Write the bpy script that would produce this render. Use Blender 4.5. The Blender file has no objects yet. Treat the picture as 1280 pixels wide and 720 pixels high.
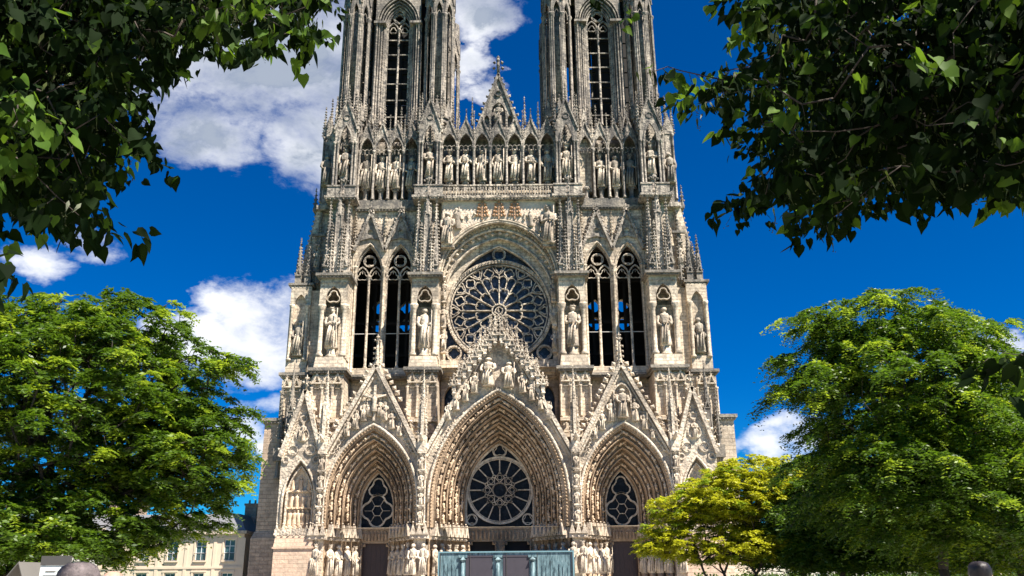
import bpy, math, random
import numpy as np
from mathutils import Vector, Matrix, geometry
from math import sin, cos, pi, radians, sqrt, atan2, hypot

S = bpy.context.scene
COL = S.collection
# ------------------------------------------------------------------ camera
CAM = Vector((1.62, -95.0, 1.7))
PITCH, ROLL, FPX = radians(19.0), radians(0.5), 1070.0
cd = bpy.data.cameras.new('camera')
cd.sensor_width = 36.0
cd.lens = FPX / 1280 * 36
cd.clip_start = 0.1
cd.clip_end = 5000
cam = bpy.data.objects.new('camera', cd)
COL.objects.link(cam)
CROT = Matrix.Rotation(pi/2 + PITCH, 3, 'X') @ Matrix.Rotation(-ROLL, 3, 'Z')
cam.matrix_world = Matrix.Translation(CAM) @ CROT.to_4x4()
S.camera = cam

def ray(px, py):
    return (CROT @ Vector(((px-640)/FPX, -(py-360)/FPX, -1))).normalized()
def at(px, py, dist):
    """point seen at a photo pixel at a horizontal distance from the viewer"""
    d = ray(px, py)
    return CAM + d * (dist / hypot(d.x, d.y))

# ------------------------------------------------------------------ sky, sun, exposure
SUN_EL, SUN_AZ = radians(55), radians(51)     # azimuth: from the facade normal towards the right
S.view_settings.view_transform = 'Standard'
S.view_settings.look = 'None'
S.view_settings.gamma = 1
S.view_settings.use_curve_mapping = False
S.view_settings.exposure = 1.36
sd = bpy.data.lights.new('sun', 'SUN')
sd.energy = 5.0
sd.angle = radians(0.5)
sd.color = (1.0, 0.935, 0.835)
sun = bpy.data.objects.new('sun', sd)
COL.objects.link(sun)
sdir = Vector((cos(SUN_EL)*sin(SUN_AZ), -cos(SUN_EL)*cos(SUN_AZ), sin(SUN_EL)))
sun.rotation_euler = sdir.to_track_quat('Z', 'Y').to_euler()
sun.location = (60, -60, 90)

W = bpy.data.worlds.new('World')
S.world = W
W.use_nodes = True
nt = W.node_tree
nt.nodes.clear()
class NT:
    """tiny node helper"""
    def __init__(s, nt): s.nt = nt
    def n(s, typ, ins=None, **kw):
        nd = s.nt.nodes.new(typ)
        for k, v in kw.items(): setattr(nd, k, v)
        for k, v in (ins or {}).items():
            if isinstance(v, bpy.types.NodeSocket): s.nt.links.new(v, nd.inputs[k])
            else: nd.inputs[k].default_value = v
        return nd
    def m(s, op, a, b=None, c=None, clamp=False):
        ins = {0: a}
        if b is not None: ins[1] = b
        if c is not None: ins[2] = c
        return s.n('ShaderNodeMath', ins, operation=op, use_clamp=clamp).outputs[0]
    def mix(s, f, a, b, mode='MIX'):
        nd = s.n('ShaderNodeMix', None, data_type='RGBA', blend_type=mode)
        for i, v in ((0, f), (6, a), (7, b)):
            if isinstance(v, bpy.types.NodeSocket): s.nt.links.new(v, nd.inputs[i])
            else: nd.inputs[i].default_value = v if i == 0 else (*v, 1)
        return nd.outputs[2]
    def ramp(s, f, stops):
        nd = s.n('ShaderNodeValToRGB', {0: f})
        e = nd.color_ramp.elements
        while len(e) < len(stops): e.new(0.5)
        for el, (p, c) in zip(e, stops):
            el.position = p
            el.color = (*c, 1) if not isinstance(c, (int, float)) else (c, c, c, 1)
        return nd.outputs[0]
    def noise(s, vec, scale, detail=4, rough=.5, dist=0):
        return s.n('ShaderNodeTexNoise', {'Vector': vec, 'Scale': scale, 'Detail': detail, 'Roughness': rough, 'Distortion': dist})

N = NT(nt)
sky = N.n('ShaderNodeTexSky', sky_type='NISHITA', sun_disc=False, sun_elevation=SUN_EL,
          sun_rotation=pi - SUN_AZ, altitude=1500, air_density=1.0, dust_density=0.3, ozone_density=5.0)
deep = N.n('ShaderNodeHueSaturation', {'Saturation': 1.45, 'Value': 1.0, 'Color': sky.outputs[0]}).outputs[0]
deep = N.mix(1.0, deep, (0.11, 0.76, 0.98), 'MULTIPLY')
tc = N.n('ShaderNodeTexCoord')
nrm = N.n('ShaderNodeVectorMath', {0: tc.outputs['Generated']}, operation='NORMALIZE').outputs[0]
xyz = N.n('ShaderNodeSeparateXYZ', {0: nrm})
az = N.m('ARCTAN2', xyz.outputs[0], xyz.outputs[1])
el = N.m('ARCSINE', xyz.outputs[2])
ncoord = N.n('ShaderNodeVectorMath', {0: nrm, 1: (1, 1, 1.7)}, operation='MULTIPLY').outputs[0]
wz = N.n('ShaderNodeSeparateColor', {0: N.noise(ncoord, 7.0, 6, .6, 0).outputs[1]})
az = N.m('ADD', az, N.m('MULTIPLY', N.m('SUBTRACT', wz.outputs[0], .5), .16))
el = N.m('ADD', el, N.m('MULTIPLY', N.m('SUBTRACT', wz.outputs[1], .5), .13))
n1 = N.noise(ncoord, 5.0, 9, .6, .2).outputs[0]
n2 = N.noise(ncoord, 16.0, 9, .66, .3).outputs[0]
# clouds: bearing and height of each bank, its half width and half height (photo pixels), its weight
clouds = [(330, 60, 150, 110, 1.15), (235, 170, 95, 62, .95), (395, 170, 80, 75, .9), (150, 110, 70, 55, .7),
          (600, 12, 62, 44, .95), (575, 78, 22, 22, .8), (604, 106, 26, 16, .55), (700, -110, 90, 60, .9),
          (345, 400, 75, 46, 1.2), (262, 428, 78, 40, 1.15), (330, 440, 80, 40, 1.1), (335, 505, 45, 26, .95), (285, 535, 55, 26, .9),
          (318, 566, 26, 22, .85), (28, 316, 50, 24, .8), (110, 298, 46, 24, .75), (215, 275, 60, 20, .32),
          (955, 566, 50, 28, 1.05), (985, 540, 34, 18, .9), (1010, 575, 55, 40, .9), (1272, 416, 40, 26, 1.0), (1280, 455, 60, 30, .9), (920, 505, 60, 10, .3),
          (-150, 200, 130, 80, 1.0), (1500, 350, 150, 70, 1.0), (1700, 100, 120, 90, 1.0), (-400, 400, 180, 90, 1.0)]
dens = None
for (px, py, rx, ry, wgt) in clouds:
    d = ray(px, py)
    a0, e0 = atan2(d.x, d.y), math.asin(d.z)
    dx_, dy_ = ray(px+rx, py), ray(px, py-ry)
    ra = abs(atan2(dx_.x, dx_.y) - a0) + 1e-3
    re = abs(math.asin(dy_.z) - e0) + 1e-3
    u = N.m('MULTIPLY', N.m('SUBTRACT', az, a0), 1/ra)
    v = N.m('MULTIPLY', N.m('SUBTRACT', el, e0), 1/re)
    q = N.m('ADD', N.m('MULTIPLY', u, u), N.m('MULTIPLY', v, v))
    b = N.m('MULTIPLY', N.m('MAXIMUM', N.m('SUBTRACT', 1.25, N.m('MULTIPLY', q, .75)), 0.0), wgt)
    dens = b if dens is None else N.m('MAXIMUM', dens, b)
d0 = N.m('ADD', dens, N.m('MULTIPLY', N.m('SUBTRACT', n1, .5), 2.9))
d0 = N.m('ADD', d0, N.m('MULTIPLY', N.m('SUBTRACT', n2, .5), 1.7))
mask = N.n('ShaderNodeMapRange', {0: N.m('MULTIPLY', d0, N.m('MINIMUM', N.m('MULTIPLY', dens, 4.0), 1.0)), 1: .32, 2: 1.45, 3: 0.0, 4: 1.0}, interpolation_type='SMOOTHSTEP').outputs[0]
thick = N.n('ShaderNodeMapRange', {0: N.m('ADD', dens, N.m('MULTIPLY', N.m('SUBTRACT', n2, .5), 1.2)), 1: .55, 2: 1.5, 3: 0.0, 4: 1.0}, interpolation_type='SMOOTHSTEP').outputs[0]
# the high bank is thick and grey underneath, the low ones stay white
high = N.n('ShaderNodeMapRange', {0: el, 1: .33, 2: .47, 3: 0.22, 4: 1.3}).outputs[0]
grey = N.m('MULTIPLY', N.m('MULTIPLY', thick, high), N.m('ADD', .55, n2), clamp=True)
ccol = N.mix(grey, (9.6, 9.7, 9.9), (3.3, 3.8, 4.7))
skycol = N.mix(mask, deep, ccol)
bg = N.n('ShaderNodeBackground', {'Color': skycol, 'Strength': 0.05})
N.n('ShaderNodeOutputWorld', {'Surface': bg.outputs[0]})

# ------------------------------------------------------------------ materials
def newmat(name):
    m = bpy.data.materials.new(name)
    m.use_nodes = True
    m.node_tree.nodes.clear()
    return m, NT(m.node_tree)
def principled(N_, col, rough=.8, bump=None, **kw):
    ins = {'Base Color': col if isinstance(col, bpy.types.NodeSocket) else (*col, 1), 'Roughness': rough}
    if bump is not None: ins['Normal'] = bump
    ins.update(kw)
    p = N_.n('ShaderNodeBsdfPrincipled', ins)
    N_.n('ShaderNodeOutputMaterial', {'Surface': p.outputs[0]})
    return p
def stone(name, light, mid, dark, blocks=True, dirt=.5, carve=0.0, grime=(.145, .122, .10), bs=.7):
    m, n = newmat(name)
    geo = n.n('ShaderNodeNewGeometry')
    P = geo.outputs['Position']
    s = n.n('ShaderNodeSeparateXYZ', {0: P})
    base = n.ramp(n.noise(P, .22, 6, .65).outputs[0], [(.32, dark), (.48, mid), (.66, light)])
    fine = n.noise(P, 2.6, 6, .7).outputs[0]
    base = n.mix(.55, base, n.ramp(fine, [(.3, .5), (.7, 1.25)]), 'MULTIPLY')
    # rain streaks and soot: long vertical marks
    st = n.n('ShaderNodeVectorMath', {0: P, 1: (1.7, 1.7, .13)}, operation='MULTIPLY').outputs[0]
    streak = n.ramp(n.noise(st, 1.0, 6, .68).outputs[0], [(.46, 0.0), (.66, 1.0)])
    # the higher stages are more weathered than the cleaned lower ones
    hgt = n.n('ShaderNodeMapRange', {0: s.outputs[2], 1: 16.0, 2: 62.0, 3: .25, 4: 1.35}).outputs[0]
    base = n.mix(n.m('MULTIPLY', n.m('MULTIPLY', streak, hgt), dirt, clamp=True), base, grime)
    pat = n.ramp(n.noise(P, .8, 5, .7, .4).outputs[0], [(.52, 0.0), (.68, 1.0)])
    base = n.mix(n.m('MULTIPLY', n.m('MULTIPLY', pat, hgt), dirt*.75, clamp=True), base, grime)
    gr = n.ramp(n.noise(P, 1.9, 7, .72, .3).outputs[0], [(.47, 0.0), (.60, 1.0)])
    base = n.mix(n.m('MULTIPLY', n.m('MULTIPLY', gr, n.m('ADD', n.m('MULTIPLY', hgt, .6), .25)), dirt*1.1, clamp=True), base, grime)
    hb = fine
    if blocks:
        bv = n.n('ShaderNodeCombineXYZ', {0: n.m('ADD', s.outputs[0], s.outputs[1]), 1: s.outputs[2], 2: 0.0}).outputs[0]
        br = n.n('ShaderNodeTexBrick', {'Vector': bv, 'Color1': (.78, .78, .78, 1), 'Color2': (1.12, 1.08, 1.02, 1), 'Mortar': (.5, .46, .4, 1),
                 'Scale': 1.0, 'Mortar Size': .022, 'Brick Width': .95, 'Row Height': .42, 'Bias': 0.0})
        base = n.mix(bs, base, br.outputs[0], 'MULTIPLY')
        hb = n.m('ADD', fine, n.m('MULTIPLY', br.outputs[1], -.8))
    if carve:
        vo = n.n('ShaderNodeTexVoronoi', {'Vector': P, 'Scale': 3.6, 'Randomness': .9})
        hb = n.m('ADD', hb, n.m('MULTIPLY', vo.outputs[0], -2.2*carve))
    bp = n.n('ShaderNodeBump', {'Strength': .8, 'Distance': .07 + .1*carve, 'Height': hb}).outputs[0]
    principled(n, base, .88, bp)
    return m
M = {}
M['ashlar']  = stone('limestone_ashlar', (.88, .76, .595), (.74, .62, .475), (.44, .36, .275), True, .75)
M['carved']  = stone('limestone_carved', (.86, .74, .575), (.64, .53, .405), (.32, .26, .195), False, 1.0, .4, (.10, .088, .075))
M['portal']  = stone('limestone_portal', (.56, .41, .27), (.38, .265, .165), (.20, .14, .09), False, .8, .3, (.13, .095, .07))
M['base']    = stone('limestone_restored', (.66, .48, .35), (.60, .43, .31), (.51, .385, .285), True, .3, 0, (.36, .28, .21), .35)
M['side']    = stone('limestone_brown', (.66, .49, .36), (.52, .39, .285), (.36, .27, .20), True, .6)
M['tower']   = stone('limestone_weathered', (.52, .45, .37), (.37, .32, .265), (.19, .165, .14), True, .8, 0, (.085, .077, .072))
M['towerc']  = stone('limestone_weathered_carving', (.64, .55, .44), (.42, .36, .29), (.19, .165, .14), False, .9, .3, (.07, .063, .058))
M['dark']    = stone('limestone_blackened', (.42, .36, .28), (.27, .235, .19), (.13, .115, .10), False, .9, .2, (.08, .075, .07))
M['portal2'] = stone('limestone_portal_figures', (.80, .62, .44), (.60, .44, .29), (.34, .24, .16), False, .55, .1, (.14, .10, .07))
M['statue']  = stone('limestone_figures', (.80, .69, .54), (.62, .51, .385), (.34, .275, .21), False, .8, .25)
M['statue2'] = stone('limestone_figures_weathered', (.60, .51, .38), (.42, .36, .28), (.22, .19, .16), False, .9, .2)
M['relief']  = stone('limestone_pale_plaster', (.74, .62, .49), (.70, .57, .44), (.56, .44, .33), False, .25, .3, (.45, .35, .26))
M['tree_relief'] = stone('limestone_ochre_relief', (.55, .33, .17), (.48, .28, .15), (.38, .22, .12), False, .2, .5)
def simple(name, col, rough=.6, var=.25, scale=8, bump=0.0, **kw):
    m, n = newmat(name)
    P = n.n('ShaderNodeNewGeometry').outputs['Position']
    f = n.noise(P, scale, 5, .6).outputs[0]
    c = n.mix(f, tuple(x*(1-var) for x in col), tuple(min(1, x*(1+var)) for x in col))
    b = n.n('ShaderNodeBump', {'Strength': .6, 'Distance': bump, 'Height': f}).outputs[0] if bump else None
    principled(n, c, rough, b, **kw)
    return m
def glass_material(name, dark, light, cell, spec=.4):
    m, n = newmat(name)
    P = n.n('ShaderNodeNewGeometry').outputs['Position']
    vo = n.n('ShaderNodeTexVoronoi', {'Vector': P, 'Scale': cell, 'Randomness': .8})
    sh = n.n('ShaderNodeSeparateColor', {0: vo.outputs['Color']}).outputs[0]
    big = n.noise(P, .5, 3, .6).outputs[0]
    f = n.m('MULTIPLY', sh, n.m('MULTIPLY', big, 1.6), clamp=True)
    lead = n.n('ShaderNodeTexVoronoi', {'Vector': P, 'Scale': cell, 'Randomness': .8}, feature='DISTANCE_TO_EDGE').outputs[0]
    c = n.mix(n.n('ShaderNodeMapRange', {0: lead, 1: .02, 2: .07}).outputs[0], (.01, .01, .01), n.mix(f, dark, light))
    b = n.n('ShaderNodeBump', {'Strength': .5, 'Distance': .06, 'Height': sh}).outputs[0]
    principled(n, c, .38, b, **{'Specular IOR Level': spec})
    return m
M['glass'] = glass_material('leaded_glass', (.012, .016, .026), (.075, .095, .14), 2.4)
M['glass_dark'] = glass_material('dark_leaded_glass', (.006, .007, .011), (.022, .024, .030), 2.8, .12)
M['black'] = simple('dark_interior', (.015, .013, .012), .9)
M['door'] = simple('oak_door', (.045, .022, .016), .5, .4, 3)
M['iron'] = simple('iron_bar', (.45, .43, .40), .6)
M['lead'] = simple('lead_roof', (.20, .21, .22), .5)
M['slate'] = simple('grey_slate', (.17, .17, .18), .6, .3, 3)
M['render'] = simple('cream_render', (.62, .50, .37), .9, .15, 1.2, .01)
M['render2'] = simple('pale_render', (.66, .60, .52), .9, .12, 1.2, .01)
M['winglass'] = simple('window_glass', (.05, .09, .10), .08, .4, 1)
M['white'] = simple('white_paint', (.72, .72, .70), .5, .06, 3)
M['board'] = simple('white_board', (.66, .70, .66), .4, .04, 3)
M['charcoal'] = simple('charcoal_board', (.07, .065, .06), .5, .1, 3)
M['greysheet'] = simple('grey_sheet', (.13, .12, .105), .7, .1, 3)
M['bark'] = simple('tree_bark', (.055, .042, .032), .9, .5, 14, .02)
M['hair_grey'] = simple('grey_hair', (.10, .08, .08), .75, 1.3, 38, .012)
M['hair_light'] = simple('light_grey_hair', (.34, .31, .28), .6, .5, 60, .003)
M['hair_dark'] = simple('dark_hair', (.03, .022, .02), .5, .5, 60, .004)
M['skin'] = simple('skin', (.55, .31, .22), .5, .08, 10)
M['coat'] = simple('navy_cloth', (.04, .05, .08), .8)
M['shirt'] = simple('pale_cloth', (.45, .45, .46), .8)
M['trouser'] = simple('dark_cloth', (.05, .05, .055), .8)
M['paving'] = stone('stone_paving', (.46, .43, .39), (.40, .37, .33), (.33, .30, .27), True, .3)
M['grass'] = simple('lawn', (.05, .10, .02), .9, .5, 2, .02)
M['asphalt'] = simple('asphalt', (.05, .05, .05), .85, .2, 6, .01)
M['red'] = simple('red_awning', (.30, .03, .03), .7)

# ------------------------------------------------------------------ mesh builder
class MB:
    def __init__(s): s.v = []; s.f = []; s.sm = []; s.T = None
    def add(s, vs, fs, smooth=False):
        o = len(s.v)
        if s.T is not None: vs = [tuple(s.T @ Vector(p)) for p in vs]
        s.v.extend(vs)
        s.f.extend([tuple(i+o for i in f) for f in fs])
        s.sm.extend([smooth]*len(fs))
    def box(s, x0, x1, y0, y1, z0, z1):
        s.add([(x, y, z) for z in (z0, z1) for y in (y0, y1) for x in (x0, x1)],
              [(0, 2, 3, 1), (4, 5, 7, 6), (0, 1, 5, 4), (2, 6, 7, 3), (0, 4, 6, 2), (1, 3, 7, 5)])
    def taper(s, x0, x1, y0, y1, z0, z1, d):
        """block whose top is smaller by d all round"""
        s.add([(x0, y0, z0), (x1, y0, z0), (x1, y1, z0), (x0, y1, z0), (x0+d, y0+d, z1), (x1-d, y0+d, z1), (x1-d, y1-d, z1), (x0+d, y1-d, z1)],
              [(3, 2, 1, 0), (4, 5, 6, 7), (0, 1, 5, 4), (1, 2, 6, 5), (2, 3, 7, 6), (3, 0, 4, 7)])
    def plate(s, loops, y0, y1):
        """a wall in the xz plane: the first loop is its outline, the others are openings"""
        L = [[Vector((x, z, 0)) for x, z in l] for l in loops]
        tris = geometry.tessellate_polygon(L)
        pts = [p for l in loops for p in l]
        k = len(pts)
        vs = [(x, y0, z) for x, z in pts] + [(x, y1, z) for x, z in pts]
        fs = [tuple(t) for t in tris] + [tuple(i+k for i in t) for t in tris]
        o = 0
        for l in loops:
            for i in range(len(l)):
                a, b = o+i, o+(i+1) % len(l)
                fs.append((a, b, b+k, a+k))
            o += len(l)
        s.add(vs, fs)
    def bar(s, pts, w, y0, y1, closed=False):
        """flat bar of width w that follows a path in the xz plane"""
        n = len(pts)
        L, R = [], []
        for i in range(n):
            if closed: a, b = pts[(i-1) % n], pts[(i+1) % n]
            else: a, b = pts[max(i-1, 0)], pts[min(i+1, n-1)]
            dx, dz = b[0]-a[0], b[1]-a[1]
            q = hypot(dx, dz) or 1
            nx, nz = -dz/q*w/2, dx/q*w/2
            L.append((pts[i][0]+nx, pts[i][1]+nz)); R.append((pts[i][0]-nx, pts[i][1]-nz))
        vs = [(x, y0, z) for x, z in L] + [(x, y0, z) for x, z in R] + [(x, y1, z) for x, z in L] + [(x, y1, z) for x, z in R]
        fs = []
        for i in range(n if closed else n-1):
            j = (i+1) % n
            fs += [(i, j, n+j, n+i), (2*n+i, 3*n+i, 3*n+j, 2*n+j), (i, 2*n+i, 2*n+j, j), (n+i, n+j, 3*n+j, 3*n+i)]
        if not closed: fs += [(0, n, 3*n, 2*n), (n-1, 3*n-1, 4*n-1, 2*n-1)]
        s.add(vs, fs)
    def tube(s, pts, r, n=6, closed=False, smooth=True, r2=None):
        m = len(pts)
        P = [Vector(p) for p in pts]
        vs = []
        up = Vector((0.13, 1, .07))
        for i in range(m):
            if closed: d = P[(i+1) % m]-P[(i-1) % m]
            else: d = P[min(i+1, m-1)]-P[max(i-1, 0)]
            d.normalize()
            a = d.cross(up)
            if a.length < .05: a = d.cross(Vector((1, 0, 0)))
            a.normalize()
            b = d.cross(a)
            rr = r if r2 is None else r+(r2-r)*i/(m-1)
            for k in range(n):
                t = 2*pi*k/n
                vs.append(tuple(P[i]+a*(rr*cos(t))+b*(rr*sin(t))))
        fs = []
        for i in range(m if closed else m-1):
            for k in range(n):
                fs.append((i*n+k, i*n+(k+1) % n, ((i+1) % m)*n+(k+1) % n, ((i+1) % m)*n+k))
        if not closed: fs += [tuple(range(n))[::-1], tuple(range((m-1)*n, m*n))]
        s.add(vs, fs, smooth)
    def shaft(s, x, y, z0, z1, r, n=8, cap=True):
        """round colonnette with base and leafy capital"""
        prof = [(r, z0), (r, z1)]
        if cap: prof = [(r*1.7, z0), (r*1.7, z0+r), (r*1.05, z0+2*r), (r, z1-3.5*r), (r*1.25, z1-2.6*r), (r*1.9, z1-r), (r*1.9, z1)]
        s.lathe(x, y, prof, n)
    def lathe(s, x, y, prof, n=8, rot=0.0, smooth=True, ends=True):
        vs = [(x+r*cos(2*pi*k/n+rot), y+r*sin(2*pi*k/n+rot), z) for r, z in prof for k in range(n)]
        fs = [(i*n+k, i*n+(k+1) % n, (i+1)*n+(k+1) % n, (i+1)*n+k) for i in range(len(prof)-1) for k in range(n)]
        if ends: fs += [tuple(range(n))[::-1], tuple(range((len(prof)-1)*n, len(prof)*n))]
        s.add(vs, fs, smooth)
    def bud(s, x, y, z, r, d=(0, 0, 1), h=1.0):
        """leafy knob: a small lumpy double pyramid leaning along d"""
        D = Vector(d).normalized()
        a = D.cross(Vector((.3, 1, .2))).normalized(); b = D.cross(a)
        C = Vector((x, y, z))
        vs = [tuple(C-D*r*.5*h)] + [tuple(C+a*(r*cos(t))+b*(r*sin(t))+D*(r*.25*h)) for t in (0.3, 1.87, 3.44, 5.0)] + [tuple(C+D*r*1.1*h)]
        s.add(vs, [(0, 2, 1), (0, 3, 2), (0, 4, 3), (0, 1, 4), (5, 1, 2), (5, 2, 3), (5, 3, 4), (5, 4, 1)])
    def figure(s, x, y, z, h, tilt=0.0, yaw=0.0):
        """small relief figure: robe, shoulders and head, standing along the tilted axis"""
        ct, st_ = cos(tilt), sin(tilt)
        cy_, sy_ = cos(yaw), sin(yaw)
        vs = []
        prof = [(.15, 0), (.17, .12), (.12, .45), (.17, .66), (.15, .76), (.055, .80), (.085, .87), (.085, .95), (.03, 1.0)]
        for r, t in prof:
            for k in range(6):
                a = 2*pi*k/6+.4
                lx, ly, lz = r*h*cos(a), r*h*.8*sin(a), t*h
                lx, ly = lx*cy_-ly*sy_, lx*sy_+ly*cy_
                vs.append((x+lx*ct+lz*st_, y+ly, z-lx*st_+lz*ct))
        fs = [(i*6+k, i*6+(k+1) % 6, (i+1)*6+(k+1) % 6, (i+1)*6+k) for i in range(len(prof)-1) for k in range(6)]
        fs.append(tuple(range(48, 54)))
        s.add(vs, fs, True)
    def build(s, name, mat, parent=None, loc=None, kind=None):
        me = bpy.data.meshes.new(name)
        me.from_pydata(s.v, [], s.f)
        me.polygons.foreach_set('use_smooth', s.sm)
        for mt in (mat if isinstance(mat, (list, tuple)) else [mat]): me.materials.append(mt)
        me.update()
        o = bpy.data.objects.new(name, me)
        COL.objects.link(o)
        if parent is not None: o.parent = parent
        if loc is not None: o.location = loc
        if kind: o['kind'] = kind
        return o

def thing(name, label, cat, loc=(0, 0, 0), rz=0, group=None):
    o = bpy.data.objects.new(name, None)
    COL.objects.link(o)
    o.empty_display_size = .5
    o.location = loc; o.rotation_euler = (0, 0, rz)
    o['label'] = label; o['category'] = cat
    if group: o['group'] = group
    return o
def tag(o, label, cat, group=None):
    o['label'] = label; o['category'] = cat
    if group: o['group'] = group
    return o
def inst(src, parent, loc, scale=1.0, rz=0.0, sx=1):
    o = src.copy()
    COL.objects.link(o)
    o.parent = parent
    o.location = loc
    o.scale = (scale*sx, scale, scale)
    o.rotation_euler = (0, 0, rz)
    return o

def arch(cx, hw, zs, za, zb=None, n=10):
    """pointed arch outline from left foot over the apex to the right foot"""
    h = za-zs
    R = (hw*hw+h*h)/(2*hw)
    a_end = math.asin(min(1, h/R)) if h <= R else pi/2
    out = []
    if zb is not None: out.append((cx-hw, zb))
    for i in range(n+1):
        a = a_end*i/n
        out.append((cx-hw+R-R*cos(a), zs+R*sin(a)))
    right = [(2*cx-x, z) for x, z in out[:-1]][::-1]
    return out+right
def circ(cx, cz, r, n=24, a0=0.0):
    return [(cx+r*cos(a0+2*pi*i/n), cz+r*sin(a0+2*pi*i/n)) for i in range(n)]
def foil(cx, cz, r, k=4, n=6, a0=pi/4, d=.46, q=.5):
    """quatrefoil / trefoil outline"""
    out = []
    half = pi/k + .38
    for j in range(k):
        a = a0+2*pi*j/k
        for i in range(n):
            t = a-half*1.15+2*half*1.15*i/(n-1)
            out.append((cx+r*d*cos(a)+r*q*cos(t), cz+r*d*sin(a)+r*q*sin(t)))
    return out
def along(pts, step, off=0.0):
    """points every step along a polyline, with their direction"""
    out = []
    acc = -off
    for (a, b) in zip(pts[:-1], pts[1:]):
        L = hypot(b[0]-a[0], b[1]-a[1])
        if L < 1e-6: continue
        while acc+step <= L+1e-9 or (acc < 0 and acc+step <= L):
            acc += step
            t = acc/L
            if t < 0: continue
            out.append((a[0]+(b[0]-a[0])*t, a[1]+(b[1]-a[1])*t, (b[0]-a[0])/L, (b[1]-a[1])/L))
        acc -= L
    return out
def crockets(mb, a, b, y, step=.8, r=.2, side=1):
    """leaf hooks along a raking edge from a to b (xz), standing off to one side"""
    L = hypot(b[0]-a[0], b[1]-a[1])
    n = max(2, int(L/step))
    JR = random.Random(int(abs(a[0]*37+a[1]*11+y*5)*10))
    dx, dz = (b[0]-a[0])/L, (b[1]-a[1])/L
    nx, nz = -dz*side, dx*side
    for i in range(n):
        t = (i+.6+JR.uniform(-.12, .12))/n
        if JR.random() < .05: continue
        x, z = a[0]+(b[0]-a[0])*t, a[1]+(b[1]-a[1])*t
        mb.bud(x+nx*r*.7, y+JR.uniform(-.04, .04), z+nz*r*.7, r*JR.uniform(.75, 1.15), (nx+dx*.3+JR.uniform(-.3, .3), JR.uniform(-.3, .3), nz+dz*.3+.4), JR.uniform(1.0, 1.6))
def finial(mb, x, y, z, h):
    mb.lathe(x, y, [(.09*h, z), (.05*h, z+.3*h), (.13*h, z+.36*h), (.05*h, z+.44*h), (.045*h, z+.7*h), (.02*h, z+h)], 6)
    for k in range(4):
        a = k*pi/2+.4
        mb.bud(x+.17*h*cos(a), y+.17*h*sin(a), z+.52*h, .11*h, (cos(a), sin(a), .6))
        mb.bud(x+.10*h*cos(a+.7), y+.10*h*sin(a+.7), z+.78*h, .075*h, (cos(a+.7), sin(a+.7), .6))
def spire(mb, x, y, z0, z1, r, n=8, step=.62, cr=.13):
    mb.lathe(x, y, [(r, z0), (r*.06, z1)], n, pi/n, False)
    h = z1-z0
    JR = random.Random(int(abs(x*31+y*7+z0*13)*10))
    m = max(2, int(h/step))
    for e in range(0, n, 2 if n == 8 else 1):
        a = 2*pi*e/n+pi/n
        for i in range(m):
            t = (i+.5+JR.uniform(-.15, .15))/m
            if JR.random() < .06: continue
            rr = r*(1-t)
            mb.bud(x+(rr+cr*.5)*cos(a), y+(rr+cr*.5)*sin(a), z0+h*t, cr*(1.15-.5*t)*JR.uniform(.8, 1.2), (cos(a), sin(a), .9))
    finial(mb, x, y, z1-.25, max(.5, r*1.3))
def gablet(mb, cx, y0, y1, z0, w, h, cr=.1):
    """little triangular gable with crockets"""
    mb.plate([[(cx-w/2, z0), (cx+w/2, z0), (cx, z0+h)], [(cx-w*.27, z0+h*.12), (cx, z0+h*.68), (cx+w*.27, z0+h*.12)]], y0, y1)
    st_ = max(.3, h/5)
    crockets(mb, (cx-w/2, z0), (cx, z0+h), (y0+y1)/2, st_, cr, 1)
    crockets(mb, (cx+w/2, z0), (cx, z0+h), (y0+y1)/2, st_, cr, -1)
    mb.bud(cx, (y0+y1)/2, z0+h+cr, cr*1.4, (0, 0, 1), 1.8)
def pinnacle(mb, x, y, z0, zs, z1, w):
    """square shaft with blind panels, four gablets and a crocketed spire"""
    mb.box(x-w/2, x+w/2, y-w/2, y+w/2, z0, zs)
    for sx_ in (-1, 1):
        for sy_ in (-1, 1):
            mb.shaft(x+sx_*w/2, y+sy_*w/2, z0, zs, w*.11, 6, False)
    for k in range(4):
        old = mb.T
        R = Matrix.Translation((x, y, 0)) @ Matrix.Rotation(k*pi/2, 4, 'Z')
        mb.T = R if old is None else old @ R
        gablet(mb, 0, -w*.62, -w*.5, zs-.1*w, w*1.15, w*1.5, w*.12)
        mb.T = old
    spire(mb, x, y, zs+.3*w, z1, w*.5, 8, max(.45, w*.5), w*.13)
def cornice(mb, x0, x1, y0, y1, z, h=.5, o=.35, dent=True):
    """moulded string course with a row of small leaf dentils below"""
    mb.box(x0-o*.4, x1+o*.4, y0-o*.4, y1, z-h*.5, z-h*.1)
    mb.box(x0-o, x1+o, y0-o, y1, z-h*.1, z+h*.5)
    if dent:
        n = max(2, int((x1-x0)/.42))
        for i in range(n+1):
            x = x0+(x1-x0)*i/n
            mb.bud(x, y0-o*.55, z-h*.38, .13, (0, -1, .2))
def arcade(mb, x0, x1, y, z0, z1, n, depth=.4, gab=True, r=.1):
    """blind arcade: a pierced slab stood off a back wall, with colonnettes and gablets"""
    w = (x1-x0)/n
    holes = []
    for i in range(n):
        cx = x0+w*(i+.5)
        holes.append(arch(cx, w*.36, z1-w*1.15, z1-w*.35, z0+.15, 6))
    mb.plate([[(x0, z0), (x1, z0), (x1, z1), (x0, z1)]]+holes, y, y+depth)
    for i in range(n+1):
        x = x0+w*i
        mb.shaft(x, y-.02, z0+.1, z1-w*1.1, r, 6)
    for i in range(n):
        cx = x0+w*(i+.5)
        mb.bar(foil(cx, z1-w*.95, w*.34, 3, 5, pi/2), .05, y+.05, y+.16, True)
        if gab: gablet(mb, cx, y-.16, y-.03, z1-w*.75, w*.95, w*1.15, r*.8)
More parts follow.
